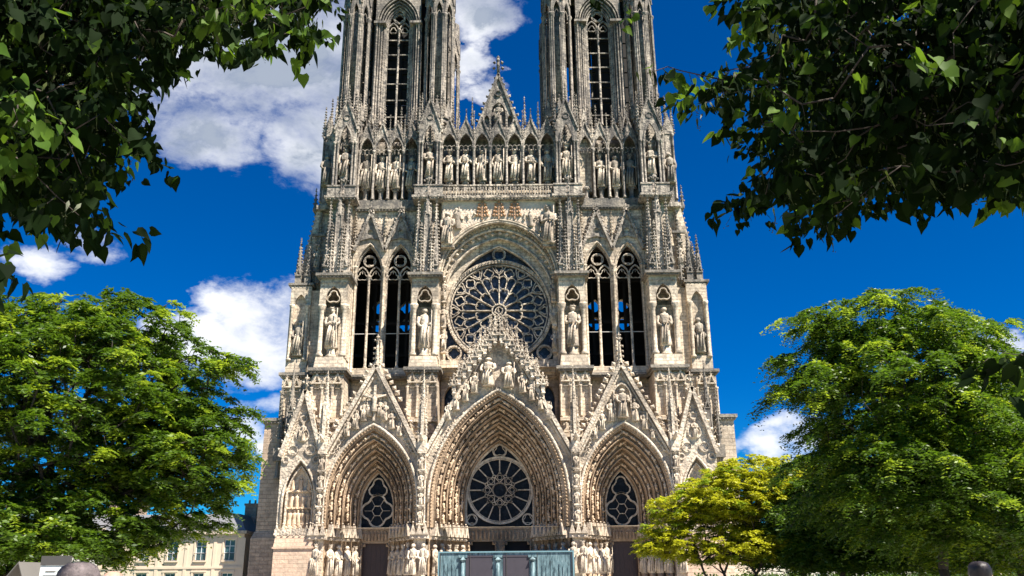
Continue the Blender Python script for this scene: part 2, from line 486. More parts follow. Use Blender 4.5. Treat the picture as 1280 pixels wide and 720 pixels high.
def lancet_window(ironmb, stonemb, cx, hw, z0, zs, za, y, bars):
    """two lights, trefoil heads and an oculus in the head of a lancet"""
    m = stonemb
    t = .16
    m.bar(arch(cx, hw-.08, zs, za-.1, z0, 10), t*1.2, y-.05, y+.35)
    m.shaft(cx, y+.1, z0, zs-.3, .16, 8)
    for s_ in (-1, 1):
        c = cx+s_*hw/2
        m.bar(arch(c, hw/2-.02, zs-.5, zs+hw*.52, zs-.5, 7), t, y, y+.25)
        m.bar(foil(c, zs-.35, hw*.40, 3, 6, pi/2), .09, y+.05, y+.2, True)
        m.bar([(c, zs-.05), (c, zs+.4)], .08, y+.05, y+.2)
        for z in (0.0,):
            m.shaft(cx+s_*(hw-.05), y+.1, z0, zs-.3, .13, 6)
    oz = zs+hw*.98
    m.bar(circ(cx, oz, hw*.43, 20), t, y, y+.25, True)
    m.bar(foil(cx, oz, hw*.40, 4, 6, pi/4), .08, y+.05, y+.18, True)
    for z in bars: ironmb.box(cx-hw, cx+hw, y+.12, y+.18, z-.04, z+.04)

# ------------------------------------------------------------------ statues (a few carved models, copied)
def statue_mesh(name, seed, mat, crown=False, arms=0):
    rnd = random.Random(seed)
    mb = MB()
    n = 18
    prof = [(0, .150, .120), (.02, .165, .13), (.10, .150, .118), (.30, .128, .10), (.45, .122, .098), (.55, .112, .088), (.60, .112, .085), (.70, .135, .095), (.78, .142, .092), (.82, .115, .075), (.845, .05, .045), (.87, .045, .045)]
    ph = rnd.uniform(0, 6)
    lean = rnd.uniform(-.03, .03)
    vs = []
    for (t, rx, ry) in prof:
        amp = .16 if t < .6 else .05
        for k in range(n):
            a = 2*pi*k/n
            w = 1+amp*(1-t*.7)*cos(6*a+ph+3*t)+.07*cos(9*a-ph)
            vs.append((rx*.84*w*cos(a)+lean*sin(t*4), ry*w*sin(a), t))
    fs = [(i*n+k, i*n+(k+1) % n, (i+1)*n+(k+1) % n, (i+1)*n+k) for i in range(len(prof)-1) for k in range(n)]
    fs.append(tuple(range(n))[::-1])
    # head carried on the same neck ring
    hx = lean*sin(3.4)+rnd.uniform(-.015, .015)
    hp = [(.885, .050), (.905, .060), (.93, .066), (.955, .064), (.975, .05), (.99, .025)]
    base = len(prof)-1
    for (t, r) in hp:
        for k in range(n):
            a = 2*pi*k/n
            rr = r*(1+(.18 if sin(a) < -.9 and .90 < t < .94 else 0))
            vs.append((hx+rr*.86*cos(a), rr*sin(a), t))
    for i in range(base, base+len(hp)):
        fs += [(i*n+k, i*n+(k+1) % n, (i+1)*n+(k+1) % n, (i+1)*n+k) for k in range(n)]
    fs.append(tuple(range((base+len(hp))*n, (base+len(hp)+1)*n)))
    mb.add(vs, fs, True)
    # sleeves and forearms held before the body
    for s_ in (-1, 1):
        if rnd.random() < .35: arms = (arms+1) % 3
        if arms == 0: q = [(s_*.13, 0, .77), (s_*.165, -.02, .64), (s_*.12, -.10, .57), (s_*.02, -.13, .62)]
        elif arms == 1: q = [(s_*.13, 0, .77), (s_*.17, -.02, .62), (s_*.14, -.09, .54), (s_*.09, -.14, .60 if s_ > 0 else .50)]
        else: q = [(s_*.13, 0, .77), (s_*.175, 0, .62), (s_*.15, -.06, .50), (s_*.12, -.10, .42)]
        mb.tube(q, .048, 7, r2=.026)
    for k in range(3):   # hanging mantle folds
        x = -.09+.07*k+rnd.uniform(-.02, .02)
        mb.tube([(x+.03, -.10, .56), (x, -.125, .35), (x-.02, -.14, .05)], .022, 5, r2=.03)
    if rnd.random() < .5: mb.tube([(.12, -.15, .02), (.13, -.15, .95)], .012, 5)      # staff
    else: mb.box(-.05, .04, -.165, -.12, .56, .66)                                    # book
    if crown:
        mb.lathe(hx, 0, [(.066, .955), (.07, .975), (.078, 1.0)], 10)
        for k in range(6): mb.bud(hx+.072*cos(k*pi/3), .072*sin(k*pi/3), 1.01, .018)
    else:
        mb.lathe(hx, .012, [(.072, .90), (.078, .93), (.070, .965), (.04, 1.0)], 10)   # hair or veil
    o = mb.build(name, mat)
    return o
ST = {}
_store = []
for key, mat in (('a', 'statue'), ('b', 'statue2')):
    ST[key] = [statue_mesh('statue', 11*i+5, M[mat], i % 2 == 0, i % 3) for i in range(9)]
    _store += ST[key]
_sc = [0]
def put_statue(parent, x, y, z, h, rz=0.0, key='a', wide=1.0):
    _sc[0] += 1
    src = ST[key][(_sc[0]*5+_sc[0]//9) % 9]
    JR = random.Random(_sc[0])
    h *= JR.uniform(.95, 1.02)
    o = inst(src, parent, (x, y, z), h, rz+JR.uniform(-.3, .3))
    o.scale = (h*wide, h*wide, h)
    return o
# ================================================================== ground
g = MB(); g.add([(-1500, -1500, 0), (1500, -1500, 0), (1500, 1500, 0), (-1500, 1500, 0)], [(0, 1, 2, 3)])
g.build('ground', M['grass'], kind='structure')
g = MB(); g.box(-34, 34, -78, 60, -.3, .12); g.build('paved_forecourt', M['paving'], kind='structure')
g = MB(); g.box(-11, 13, -130, -78.01, -.3, .10); g.build('paved_walk', M['paving'], kind='structure')
g = MB(); g.add([(-300, -30, .006), (-34.3, -30, .006), (-34.3, -16, .006), (-300, -16, .006)], [(0, 1, 2, 3)])
g.add([(34.3, -30, .006), (300, -30, .006), (300, -16, .006), (34.3, -16, .006)], [(0, 1, 2, 3)])
g.build('side_road', M['asphalt'], kind='structure')

# ================================================================== the cathedral
CATH = thing('cathedral', 'huge gothic stone cathedral with two towers, rose window and three deep sculpted portals', 'cathedral', (0, 6, 0))
CATHI = (0, -6, 0)
def part(mb, name, mat, parent=None):
    o = mb.build(name, mat, parent or CATH)
    if parent is None: o.location = CATHI
    return o

# ---------- portals
random.seed(7)
def portal(cx, W0, W1, zs0, zs1, za0, za1, depth, nord, gz, ghw, gbase, steep_side):
    big = W0 > 6
    ZF = 7.4
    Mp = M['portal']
    b = MB(); fgs = []
    hw = lambda t: W0-.75*(1 if big else .55)-(W0-.75*(1 if big else .55)-W1)*t
    zz = lambda t: zs0+(zs1-zs0)*t
    zA = lambda t: za0-.55-(za0-.55-za1)*t
    outl = lambda t, zb=ZF: arch(cx, hw(t), zz(t), zA(t), zb, 14)
    # outermost moulded ring
    A, B = arch(cx, W0, zs0, za0, ZF, 14), outl(0)
    def ringband(A, ya, B, yb):
        n = len(A)
        vs = [(x, ya, z) for x, z in A]+[(x, yb, z) for x, z in B]
        b.add(vs, [(i, i+1, n+i+1, n+i) for i in range(n-1)])
    ringband(A, 0, B, .25)
    for k in range(nord):
        t0, t1 = k/nord, (k+1)/nord
        y0_, y1_ = .25+(depth-.25)*t0, .25+(depth-.25)*t1
        P0, P1 = outl(t0), outl(t1)
        yb = y0_+(y1_-y0_)*.35
        fg = MB(); fgs.append(fg)
        c0 = .16 if big else .13
        Pc = arch(cx, hw(t0)+c0, zz(t0), zA(t0)+c0*1.3, ZF, 14)
        P2 = arch(cx, hw(t1)+.02, zz(t1), zA(t1)+.02, ZF, 14)
        ringband(P0, y0_, P0, y0_+.08)
        ringband(P0, y0_+.08, Pc, y0_+.16)
        yb = y0_+(y1_-y0_)*.62
        ringband(Pc, y0_+.16, Pc, yb)
        ringband(Pc, yb, P2, yb+.08)
        yf = yb-.42
        b.add([(x, yb+.08, z) for x, z in P2]+[(x, yf, z) for x, z in P1]+[(x, y1_, z) for x, z in P1], [(i, i+1, len(P1)+i+1, len(P1)+i) for i in range(len(P1)-1)]+[(len(P1)+i, len(P1)+i+1, 2*len(P1)+i+1, 2*len(P1)+i) for i in range(len(P1)-1)])
        b.tube([(x, y0_, z) for x, z in P0], .085 if big else .07, 6)
        b.tube([(x, yf, z) for x, z in P1], .06, 5)
        mid = [((p[0]+q[0])/2, (p[1]+q[1])/2) for p, q in zip(P0, P1)]
        step = 1.22 if big else 1.05
        for j, (x, z, dx, dz) in enumerate(along(mid, step, .5*(k % 2)-.3)):
            if z < ZF+.1: continue
            up = 1 if x < cx else -1
            tilt = atan2(dx*up, dz*up)
            h = step*.9
            fg.figure(x-sin(tilt)*h*.5, yb-.42, z-cos(tilt)*h*.5, h*1.08, tilt+random.uniform(-.1, .1), random.uniform(-.5, .5))
            fg.bud(x-sin(tilt)*h*.2+random.uniform(-.12, .12), yb-.62, z-cos(tilt)*h*.1, .15, (0, -1, 0))
            b.bud(x+sin(tilt)*h*.62, yb-.5, z+cos(tilt)*h*.62, .19, (sin(tilt), -.6, cos(tilt)))   # little canopy
    # bead moulding on the outer ring
    for (x, z, dx, dz) in along([((p[0]+q[0])/2, (p[1]+q[1])/2) for p, q in zip(A, B)], .36):
        b.bud(x, .02, z, .15, (0, -1, 0))
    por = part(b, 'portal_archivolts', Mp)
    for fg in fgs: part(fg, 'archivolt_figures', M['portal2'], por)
    # wall front between arch and gable, with the gable itself
    g_ = MB()
    hole = arch(cx, W0, zs0, za0, ZF, 14)
    out = [(cx-ghw, ZF), (cx+ghw, ZF), (cx+ghw, gbase), (cx, gz), (cx-ghw, gbase)]
    g_.plate([out, hole[1:-1]+[(hole[-1][0], ZF+.01), (hole[0][0], ZF+.01)]], .35, 1.5)
    # heavy raking mouldings
    L = [(cx-ghw-.1, gbase-.1), (cx, gz+.25)]; Rr = [(cx+ghw+.1, gbase-.1), (cx, gz+.25)]
    for q in (L, Rr):
        g_.bar(q, .42, -.35, 1.3)
        sg = 1 if q is L else -1
        q2 = [(q[0][0]+sg*.5, q[0][1]+.05), (cx, gz-.6)]
        g_.bar(q2, .2, -.02, .5)
        if not big:
            crockets(g_, (q[0][0]-sg*.3, q[0][1]+.2), (cx-sg*.3, gz+.3), .3, .72, .34, 1 if sg == 1 else -1)
        # beaded inner border
        for (x, z, dx, dz) in along([(q[0][0]+sg*1.15, q[0][1]), (cx, gz-1.7)], .4):
            g_.bud(x, .3, z, .12, (0, -1, 0))
    g_.tube([(x, -.02, z) for x, z in hole[1:-1]], .16, 6)
    gab = part(g_, 'portal_gable', M['carved'], por)
    if not big:
        f_ = MB()
        f_.lathe(cx, .3, [(.36, gz), (.22, gz+1.2), (.1, gz+3.2)], 8, 0, False)
        for zz_ in (.5, 1.1, 1.7, 2.3):
            for k in range(4): f_.bud(cx+.3*cos(k*pi/2), .3+.3*sin(k*pi/2), gz+zz_, .2, (cos(k*pi/2), sin(k*pi/2), .8))
        finial(f_, cx, .3, gz+2.4, 1.6)
        part(f_, 'finial', M['carved'], por)
    # back of the porch: window and door wall
    w_ = MB()
    doors = [(cx-1.55, cx+1.55)] if not big else [(cx-3.5, cx-.45), (cx+.45, cx+3.5)]
    dz = 6.0 if not big else 6.15
    zw = 7.75
    wh = arch(cx, W1-.12, zs1, za1-.15, zw, 12)
    w_.plate([[(cx-W1-.6, zw-.35), (cx+W1+.6, zw-.35), (cx+W1+.6, za1+.8), (cx-W1-.6, za1+.8)], wh], depth, depth+.5)
    w_.plate([[(cx-W1-.6, 0.12), (doors[0][0], .12), (doors[0][0], dz)] + ([(doors[0][1], dz), (doors[0][1], .12), (doors[1][0], .12), (doors[1][0], dz), (doors[1][1], dz), (doors[1][1], .12)] if big else [(doors[0][1], dz), (doors[0][1], .12)])
             + [(cx+W1+.6, .12), (cx+W1+.6, zw-.35), (cx-W1-.6, zw-.35)]], depth-.05, depth+.6)
    w_.box(cx-W1-.3, cx+W1+.3, depth-.22, depth-.06, zw-.3, zw-.05)
    nl = 9 if not big else 16
    for i in range(nl):     # lintel carving
        x = cx-W1+.3+(2*W1-.6)*(i+.5)/nl
        w_.figure(x, depth-.12, dz+.25, 1.05)
    for d0_, d1_ in doors:  # leafy door jambs
        for xx in (d0_, d1_):
            w_.tube([(xx, depth-.1, .2), (xx, depth-.1, dz)], .12, 6)
            for i in range(14): w_.bud(xx, depth-.2, .5+i*.42, .14, (0, -1, .3))
    for s_ in (-1, 1):
        for (x0, x1) in doors:
            w_.bud((x0 if s_ < 0 else x1)-s_*.18, depth, dz-.15, .3, (-s_, 0, -1))
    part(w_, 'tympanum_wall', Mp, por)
    q_ = MB(); q_.box(cx-W1, cx+W1, depth+.36, depth+.40, zw, za1); part(q_, 'window_glass', M['glass_dark'], por)
    for d0_, d1_ in doors:
        d_ = MB(); d_.box(d0_, d1_, depth+.42, depth+.55, .12, dz)
        for i in range(1, 6):
            x = d0_+(d1_-d0_)*i/6
            d_.box(x-.015, x+.015, depth+.39, depth+.42, .2, dz-.1)
        d_.box(d0_, d1_, depth+.38, depth+.419, 3.9, 4.05)
        part(d_, 'door', M['door'] if not big else M['black'], por)
    t_ = MB()
    yT = depth+.1
    if big:
        cz, R = 11.85, 3.72
        t_.bar(circ(cx, cz, R, 48), .26, yT-.1, yT+.25, True)
        t_.bar(circ(cx, cz, R-.22, 48), .08, yT-.02, yT+.2, True)
        t_.bar(circ(cx, cz, .82, 24), .12, yT, yT+.2, True)
        t_.bar(foil(cx, cz, .86, 8, 4, 0, .68, .3), .07, yT, yT+.18, True)
        for k in range(8):
            a = k*pi/4
            mx, mz = cx+1.42*cos(a), cz+1.42*sin(a)
            t_.bar([(mx+.56*cos(a+j*pi/2), mz+.56*sin(a+j*pi/2)) for j in range(4)], .13, yT, yT+.2, True)
            t_.bar(circ(mx, mz, .27, 8), .06, yT, yT+.18, True)
        for k in range(16):
            a = k*pi/8
            r0 = 1.95 if k % 2 == 0 else 1.75
            t_.bar([(cx+r0*cos(a), cz+r0*sin(a)), (cx+R*cos(a), cz+R*sin(a))], .13, yT, yT+.2)
            a2 = a+pi/8
            r2 = 1.95 if k % 2 else 1.75
            t_.bar([(cx+(r0+.15)*cos(a), cz+(r0+.15)*sin(a)), (cx+1.62*cos((a+a2)/2), cz+1.62*sin((a+a2)/2)), (cx+(r2+.15)*cos(a2), cz+(r2+.15)*sin(a2))], .09, yT, yT+.18)
        t_.bar(circ(cx, 16.35, .78, 20), .16, yT-.05, yT+.22, True)
        t_.bar(foil(cx, 16.35, .72, 3, 6, pi/2), .08, yT, yT+.18, True)
        for s_ in (-1, 1):
            t_.bar(circ(cx+s_*3.2, 8.55, .6, 18), .13, yT-.05, yT+.2, True)
            t_.bar(foil(cx+s_*3.2, 8.55, .56, 3, 6, pi/2), .07, yT, yT+.18, True)
        t_.bar(arch(cx, W1-.2, zs1, za1-.28, zw, 14), .2, yT-.15, yT+.2)
    else:
        t_.bar(foil(cx, 9.55, 1.78, 4, 10, 0, .5, .5), .2, yT-.05, yT+.2, True)
        t_.bar(foil(cx, 9.55, .62, 6, 5, 0, .6, .36), .07, yT, yT+.18, True)
        for k in range(6): t_.bar([(cx+.6*cos(k*pi/3), 9.55+.6*sin(k*pi/3)), (cx+1.45*cos(k*pi/3), 9.55+1.45*sin(k*pi/3))], .045, yT+.05, yT+.15)
        t_.bar(foil(cx, 12.05, 1.1, 3, 8, pi/2, .5, .5), .16, yT-.05, yT+.2, True)
        t_.bar(arch(cx, W1-.18, zs1, za1-.22, zw, 12), .12, yT-.1, yT+.2)
    part(t_, 'window_tracery', M['carved'], por)
    # splayed jambs: wall, canopy frieze, statues
    for s_ in (-1, 1):
        j_ = MB(); c_ = MB()
        xa, xb = cx+s_*(W0-.1), cx+s_*(W1+.15)
        ya, yb = 0.35, depth-.05
        j_.add([(xa, ya, 0.12), (xb, yb, .12), (xb, yb, ZF), (xa, ya, ZF), (xa, ya+.01, .12)], [(0, 1, 2, 3)])
        Ln = hypot(xb-xa, yb-ya)
        ux, uy = (xb-xa)/Ln, (yb-ya)/Ln
        nx, ny = (-s_*abs(uy), -abs(ux))        # out of the splay towards the door axis and the viewer
        nn = 5 if big else 4
        for i in range(nn+1):
            t = (i+.02)/nn*Ln
            j_.shaft(xa+ux*t+nx*.1, ya+uy*t+ny*.1, 2.2, 6.2, .11, 6)
        # ledge and frieze of pointed canopies
        n_c = int(Ln/.78)
        for i in range(n_c):
            t = (i+.5)*Ln/n_c
            old = c_.T
            ang = atan2(uy, ux) if s_ < 0 else atan2(-uy, -ux)
            c_.T = Matrix.Translation((xa+ux*t+nx*.05, ya+uy*t+ny*.05, 0)) @ Matrix.Rotation(ang, 4, 'Z')
            c_.box(-.4, .4, -.45, .25, 6.15, 6.45)
            c_.box(-.4, .4, -.25, .25, 6.45, 7.3)
            c_.plate([[(-.4, 6.5), (-.12, 6.5), (0, 6.95), (.12, 6.5), (.4, 6.5), (.06, 7.8), (-.06, 7.8)]], -.85, -.3)
            c_.bud(0, -.62, 7.9, .14)
            c_.bud(0, -.65, 6.28, .2, (0, -.3, -1))
            c_.T = old
        for i in range(nn):
            t = (i+.5)*Ln/nn
            x, y = xa+ux*t+nx*.5, ya+uy*t+ny*.5
            ang = atan2(uy, ux) if s_ < 0 else atan2(-uy, -ux)
            put_statue(por, x, y, 2.55, 3.2, ang)
            j_.lathe(x, y, [(.42, 1.5), (.46, 1.7), (.3, 1.9), (.42, 2.55)], 8)
        old = j_.T
        j_.add([(xa+nx*.9, ya+ny*.9, 0.12), (xb+nx*.9, yb+ny*.9, .12), (xb+nx*.9, yb+ny*.9, 1.5), (xa+nx*.9, ya+ny*.9, 1.5), (xa, ya, 1.5), (xb, yb, 1.5)], [(0, 1, 2, 3), (3, 2, 5, 4)])
        part(j_, 'jamb_wall', Mp, por)
        part(c_, 'canopy_frieze', M['statue'], por)
    return por

pc = portal(0, 7.7, 4.05, 10.0, 10.6, 22.3, 17.4, 6.0, 5, 30.0, 8.3, 14.9, True)
pl = portal(-13.9, 5.05, 2.0, 10.3, 9.9, 18.5, 14.0, 5.0, 4, 25.0, 5.35, 15.0, False)
pr = portal(13.9, 5.05, 2.0, 10.3, 9.9, 18.5, 14.0, 5.0, 4, 25.0, 5.35, 15.0, False)

# gable sculpture groups
for i, (x, z, h) in enumerate([(-1.15, 18.9, 2.2), (1.15, 18.9, 2.2), (-2.0, 18.0, 2.1), (2.0, 18.0, 2.1), (-2.9, 17.2, 2.0), (2.9, 17.2, 2.0), (-.55, 19.4, 2.0), (.6, 19.4, 2.0)]):
    put_statue(pl, -13.9+x, .1, z, h, 0, 'a', 1.15)
cr = MB()
cr.box(-14.03, -13.77, -.15, .1, 18.9, 22.9); cr.box(-15.3, -12.5, -.14, .09, 21.6, 21.85)
cr.figure(-13.9, -.3, 19.9, 2.1); cr.tube([(-15.2, -.25, 21.75), (-13.9, -.3, 21.35), (-12.6, -.25, 21.75)], .1, 6)
part(cr, 'crucifix', M['statue'], pl)
put_statue(pr, 13.9, -.1, 19.0, 3.3, 0, 'a', 1.3)
for x, z, h in [(-1.35, 18.6, 2.5), (1.35, 18.6, 2.5), (-2.35, 17.7, 2.1), (2.35, 17.7, 2.1), (-3.2, 16.7, 1.5), (3.2, 16.7, 1.5)]:
    put_statue(pr, 13.9+x, .1, z, h, 0, 'a', 1.15)
tf = MB()
tf.bar(arch(13.9, .95, 21.6, 22.9, 19.3, 6), .16, -.1, .36)
for sx in (-1, 1):
    for k in range(5):
        t = k/4
        for c0 in (13.9,):
            tq = MB(); tq.bar(circ(c0+sx*(3.35+t*1.1), 17.5-t*1.9, .36-.1*t, 10), .1, .1, .36, True); part(tq, 'rosette', M['carved'], pr)
            tq = MB(); tq.bar(circ(-c0+sx*(3.35+t*1.1), 17.5-t*1.9, .36-.1*t, 10), .1, .1, .36, True); part(tq, 'rosette', M['carved'], pl)
part(tf, 'gable_tracery', M['carved'], pr)

# central gable: coronation group under a crown of canopies
cg = MB()
for sx in (-1, 1):
    for k in range(9):
        t = k/8
        x, z = sx*(5.0-4.6*t), 22.6+5.8*t**.85
        hh = .9+1.5*t+(.45 if k % 2 else 0)
        w = .42+.1*t
        cg.box(x-w/2, x+w/2, -.6, .3, z-.6, z+.5)
        cg.bud(x, -.5, z-.7, .34, (0, 0, -1), 1.4)
        gablet(cg, x, -.75, -.6, z+.1, w*1.7, 1.1, .1)
        spire(cg, x, -.2, z+.5, z+.5+hh, w*.55, 8, .5, .12)
        if k % 2 == 0: spire(cg, x+sx*.45, .5, z+.2, z+.2+hh*1.05, w*.5, 8, .5, .12)
spire(cg, 0, .1, 28.0, 31.7, .4, 8, .45, .15)
for sx in (-1, 1):
    spire(cg, sx*.7, .0, 28.0, 30.6, .3, 8, .4, .12)
    spire(cg, sx*1.35, .2, 27.0, 29.4, .3, 8, .4, .12)
cg.plate([[(-4.3, 22.6), (4.3, 22.6), (0, 28.8)], [(-1.1, 25.0), (1.1, 25.0), (0, 27.9)]], .6, 1.2)
part(cg, 'canopy_crown', M['carved'], pc)
for x, z, h, w in [(-1.15, 22.7, 3.3, 1.5), (1.15, 22.5, 3.1, 1.5), (-2.7, 21.9, 2.4, 1.2), (2.7, 21.9, 2.4, 1.2), (-3.7, 21.0, 2.3, 1.15), (3.7, 21.0, 2.3, 1.15), (-4.7, 20.0, 2.2, 1.1), (4.7, 20.0, 2.2, 1.1), (-5.6, 18.9, 2.0, 1.1), (5.6, 18.9, 2.0, 1.1)]:
    put_statue(pc, x, -.15, z, h, 0, 'a', w)

# ---------- outer blind bays of the portal stage
for s_ in (-1, 1):
    b = MB()
    c = s_*21.75
    hw_ = 2.2
    hole = arch(c, 1.8, 10.3, 14.7, 7.4, 10)
    b.plate([[(c-hw_, 7.3), (c+hw_, 7.3), (c+hw_, 15.2), (c, 22.1), (c-hw_, 15.2)], hole], .2, 1.2)
    b.plate([[(c-hw_, 7.3), (c+hw_, 7.3), (c+hw_, 15.2), (c, 21.8), (c-hw_, 15.2)]], 1.2, 1.6)
    b.box(c-hw_, c+hw_, 1.6, 7, 5.4, 15.2)
    b.tube([(x, .16, z) for x, z in hole], .15, 6)
    b.bar(arch(c, 1.45, 10.3, 14.0, 7.4, 10), .14, .5, 1.25)
    for q in ([(c-hw_-.1, 15.0), (c, 22.4)], [(c+hw_+.1, 15.0), (c, 22.4)]):
        b.bar(q, .42, -.3, 1.2)
        sg = 1 if q[0][0] < c else -1
        crockets(b, (q[0][0]-sg*.2, q[0][1]+.2), (c-sg*.2, 22.4), .3, .85, .24, sg)
        for (x, z, dx, dz) in along([(q[0][0]+sg*.5, q[0][1]), (c, 21.0)], .36): b.bud(x, .14, z, .1, (0, -1, 0))
    finial(b, c, .3, 22.3, 2.0)
    for dx, dz, r in ((0, 17.4, .72), (-.95, 15.75, .52), (.95, 15.75, .52), (-1.65, 14.7, .33), (1.65, 14.7, .33), (0, 19.2, .36)):
        b.bar(circ(c+dx, dz, r, 16), .14, .02, .25, True)
        b.bar(foil(c+dx, dz, r*.9, 3, 5, pi/2), .06, .1, .24, True)
    bay = part(b, 'blind_bay', M['carved'])
    f = MB()
    for lv, zz_ in enumerate((7.7, 9.7, 11.5)):
        nf = (5, 4, 3)[lv]
        for i in range(nf):
            x = c-1.3+2.6*(i+.5)/nf
            f.figure(x, 1.0, zz_, 1.75 if lv < 1 else 1.45, random.uniform(-.08, .08))
        f.box(c-1.5, c+1.5, .85, 1.2, zz_-.2, zz_)
        for i in range(6): f.bud(c-1.3+2.6*i/5, .85, zz_-.15, .15, (0, -1, 0))
        part(f, 'relief_figures', M['portal2'], bay); f = MB()
    # battered base block and frieze
    d = MB()
    d.box(c-2.05, c+2.05, -.7, 7, .12, 5.3)
    d.box(c-2.2, c+2.2, -.85, 7, 5.3, 5.48)
    d.taper(c-2.1, c+2.1, -.75, 6.9, 5.481, 6.7, .15)
    d.box(c-2.2, c+2.2, -.9, 7, .12, 1.3)
    part(d, 'base_block', M['base'], bay)
    e = MB()
    for i in range(7):
        x = c-1.9+3.8*i/6
        e.plate([[(x-.3, 6.7), (x+.3, 6.7), (x, 7.75)]], -.65, -.4)
        e.bud(x, -.55, 7.8, .12); e.bud(x, -.6, 6.6, .17, (0, -.3, -1))
    e.box(c-2.15, c+2.15, -.55, .19, 6.6, 7.3)
    part(e, 'canopy_frieze', M['carved'], bay)
    put_statue(bay, c, .0, 16.7, 2.0, 0, 'a', 1.1)

# ---------- stacked figures and slim pinnacles on the piers between the gables
for x in (-19.35, -8.45, 8.45, 19.35):
    b = MB()
    b.box(x-.5, x+.5, -.1, 2.2, 7.3, 15.2)
    b.box(x-.62, x+.62, -.15, .9, .12, 6.2)
    for i in range(5):
        z = 7.8+i*1.9
        b.bud(x, -.35, z+1.62, .36, (0, -.2, -1), .8)
        b.box(x-.36, x+.36, -.6, -.1, z-.2, z)
        for sx in (-1, 1): b.shaft(x+sx*.42, -.25, z, z+1.6, .06, 6)
    b.box(x-.45, x+.45, -.55, 1.2, 15.2, 17.2)
    b.box(x-.16, x+.16, -.55, .3, 17.2, 21)
    b.tube([(x, .2, 16.6), (x, -1.2, 16.75), (x, -1.9, 17.1)], .26, 6, r2=.12)       # gargoyle
    pinnacle(b, x, 0.1, 17.2, 20.3, 25.0, .62)
    for sx in (-1, 1): spire(b, x+sx*.42, -.2, 17.2, 20.0, .16, 6, .5, .09)
    for sx in (-1, 1): b.shaft(x+sx*.42, -.2, 15.2, 17.4, .08, 6)
    pp = part(b, 'pier_pinnacle', M['carved'])
    for i in range(4):
        put_statue(pp, x, -.35, 7.85+i*1.9, 1.45, 0, 'a', 1.15)
    if abs(x) < 9:
        for dx in (-.45, .35): put_statue(pp, x+dx*1.3, -.75, 2.55, 3.2)
    else:
        put_statue(pp, x, -.6, 2.55, 3.2)
    c_ = MB()
    for dx in (-.66, 0, .66):
        c_.plate([[(x+dx-.33, 6.62), (x+dx+.33, 6.62), (x+dx, 7.75)]], -.98, -.75)
        c_.bud(x+dx, -.9, 7.85, .13); c_.bud(x+dx, -.9, 6.3, .2, (0, -.3, -1))
    c_.box(x-1, x+1, -.8, .2, 6.2, 6.62)
    part(c_, 'canopy_frieze', M['statue'], pp)

# ---------- first stage wall and buttresses (behind the gables)
b = MB()
for s_ in (-1, 1):
    b.box(*sorted((s_*7.1, s_*25.7)), 6.6, 7.6, 15.0, 25.0)
    b.box(*sorted((s_*18.9, s_*25.5)), 7.0, 8.0, .12, 15.0)
b.plate([[(-7.2, 15.0), (7.2, 15.0), (7.2, 26.0), (-7.2, 26.0)], arch(-5.9, .75, 22.6, 24.2, 19, 6), arch(5.9, .75, 22.6, 24.2, 19, 6)], 6.6, 7.4)
for x in (-5.9, 5.9): b.bar(arch(x, .85, 22.6, 24.4, 19, 6), .22, 6.4, 6.7)
cornice(b, -7.0, 7.0, 5.9, 7.4, 25.3, .5, .4)
wallp = part(b, 'facade_wall', M['ashlar'])
k_ = MB(); k_.box(-6.8, 6.8, 7.6, 7.65, 18, 25); part(k_, 'window_glass', M['glass'], wallp)

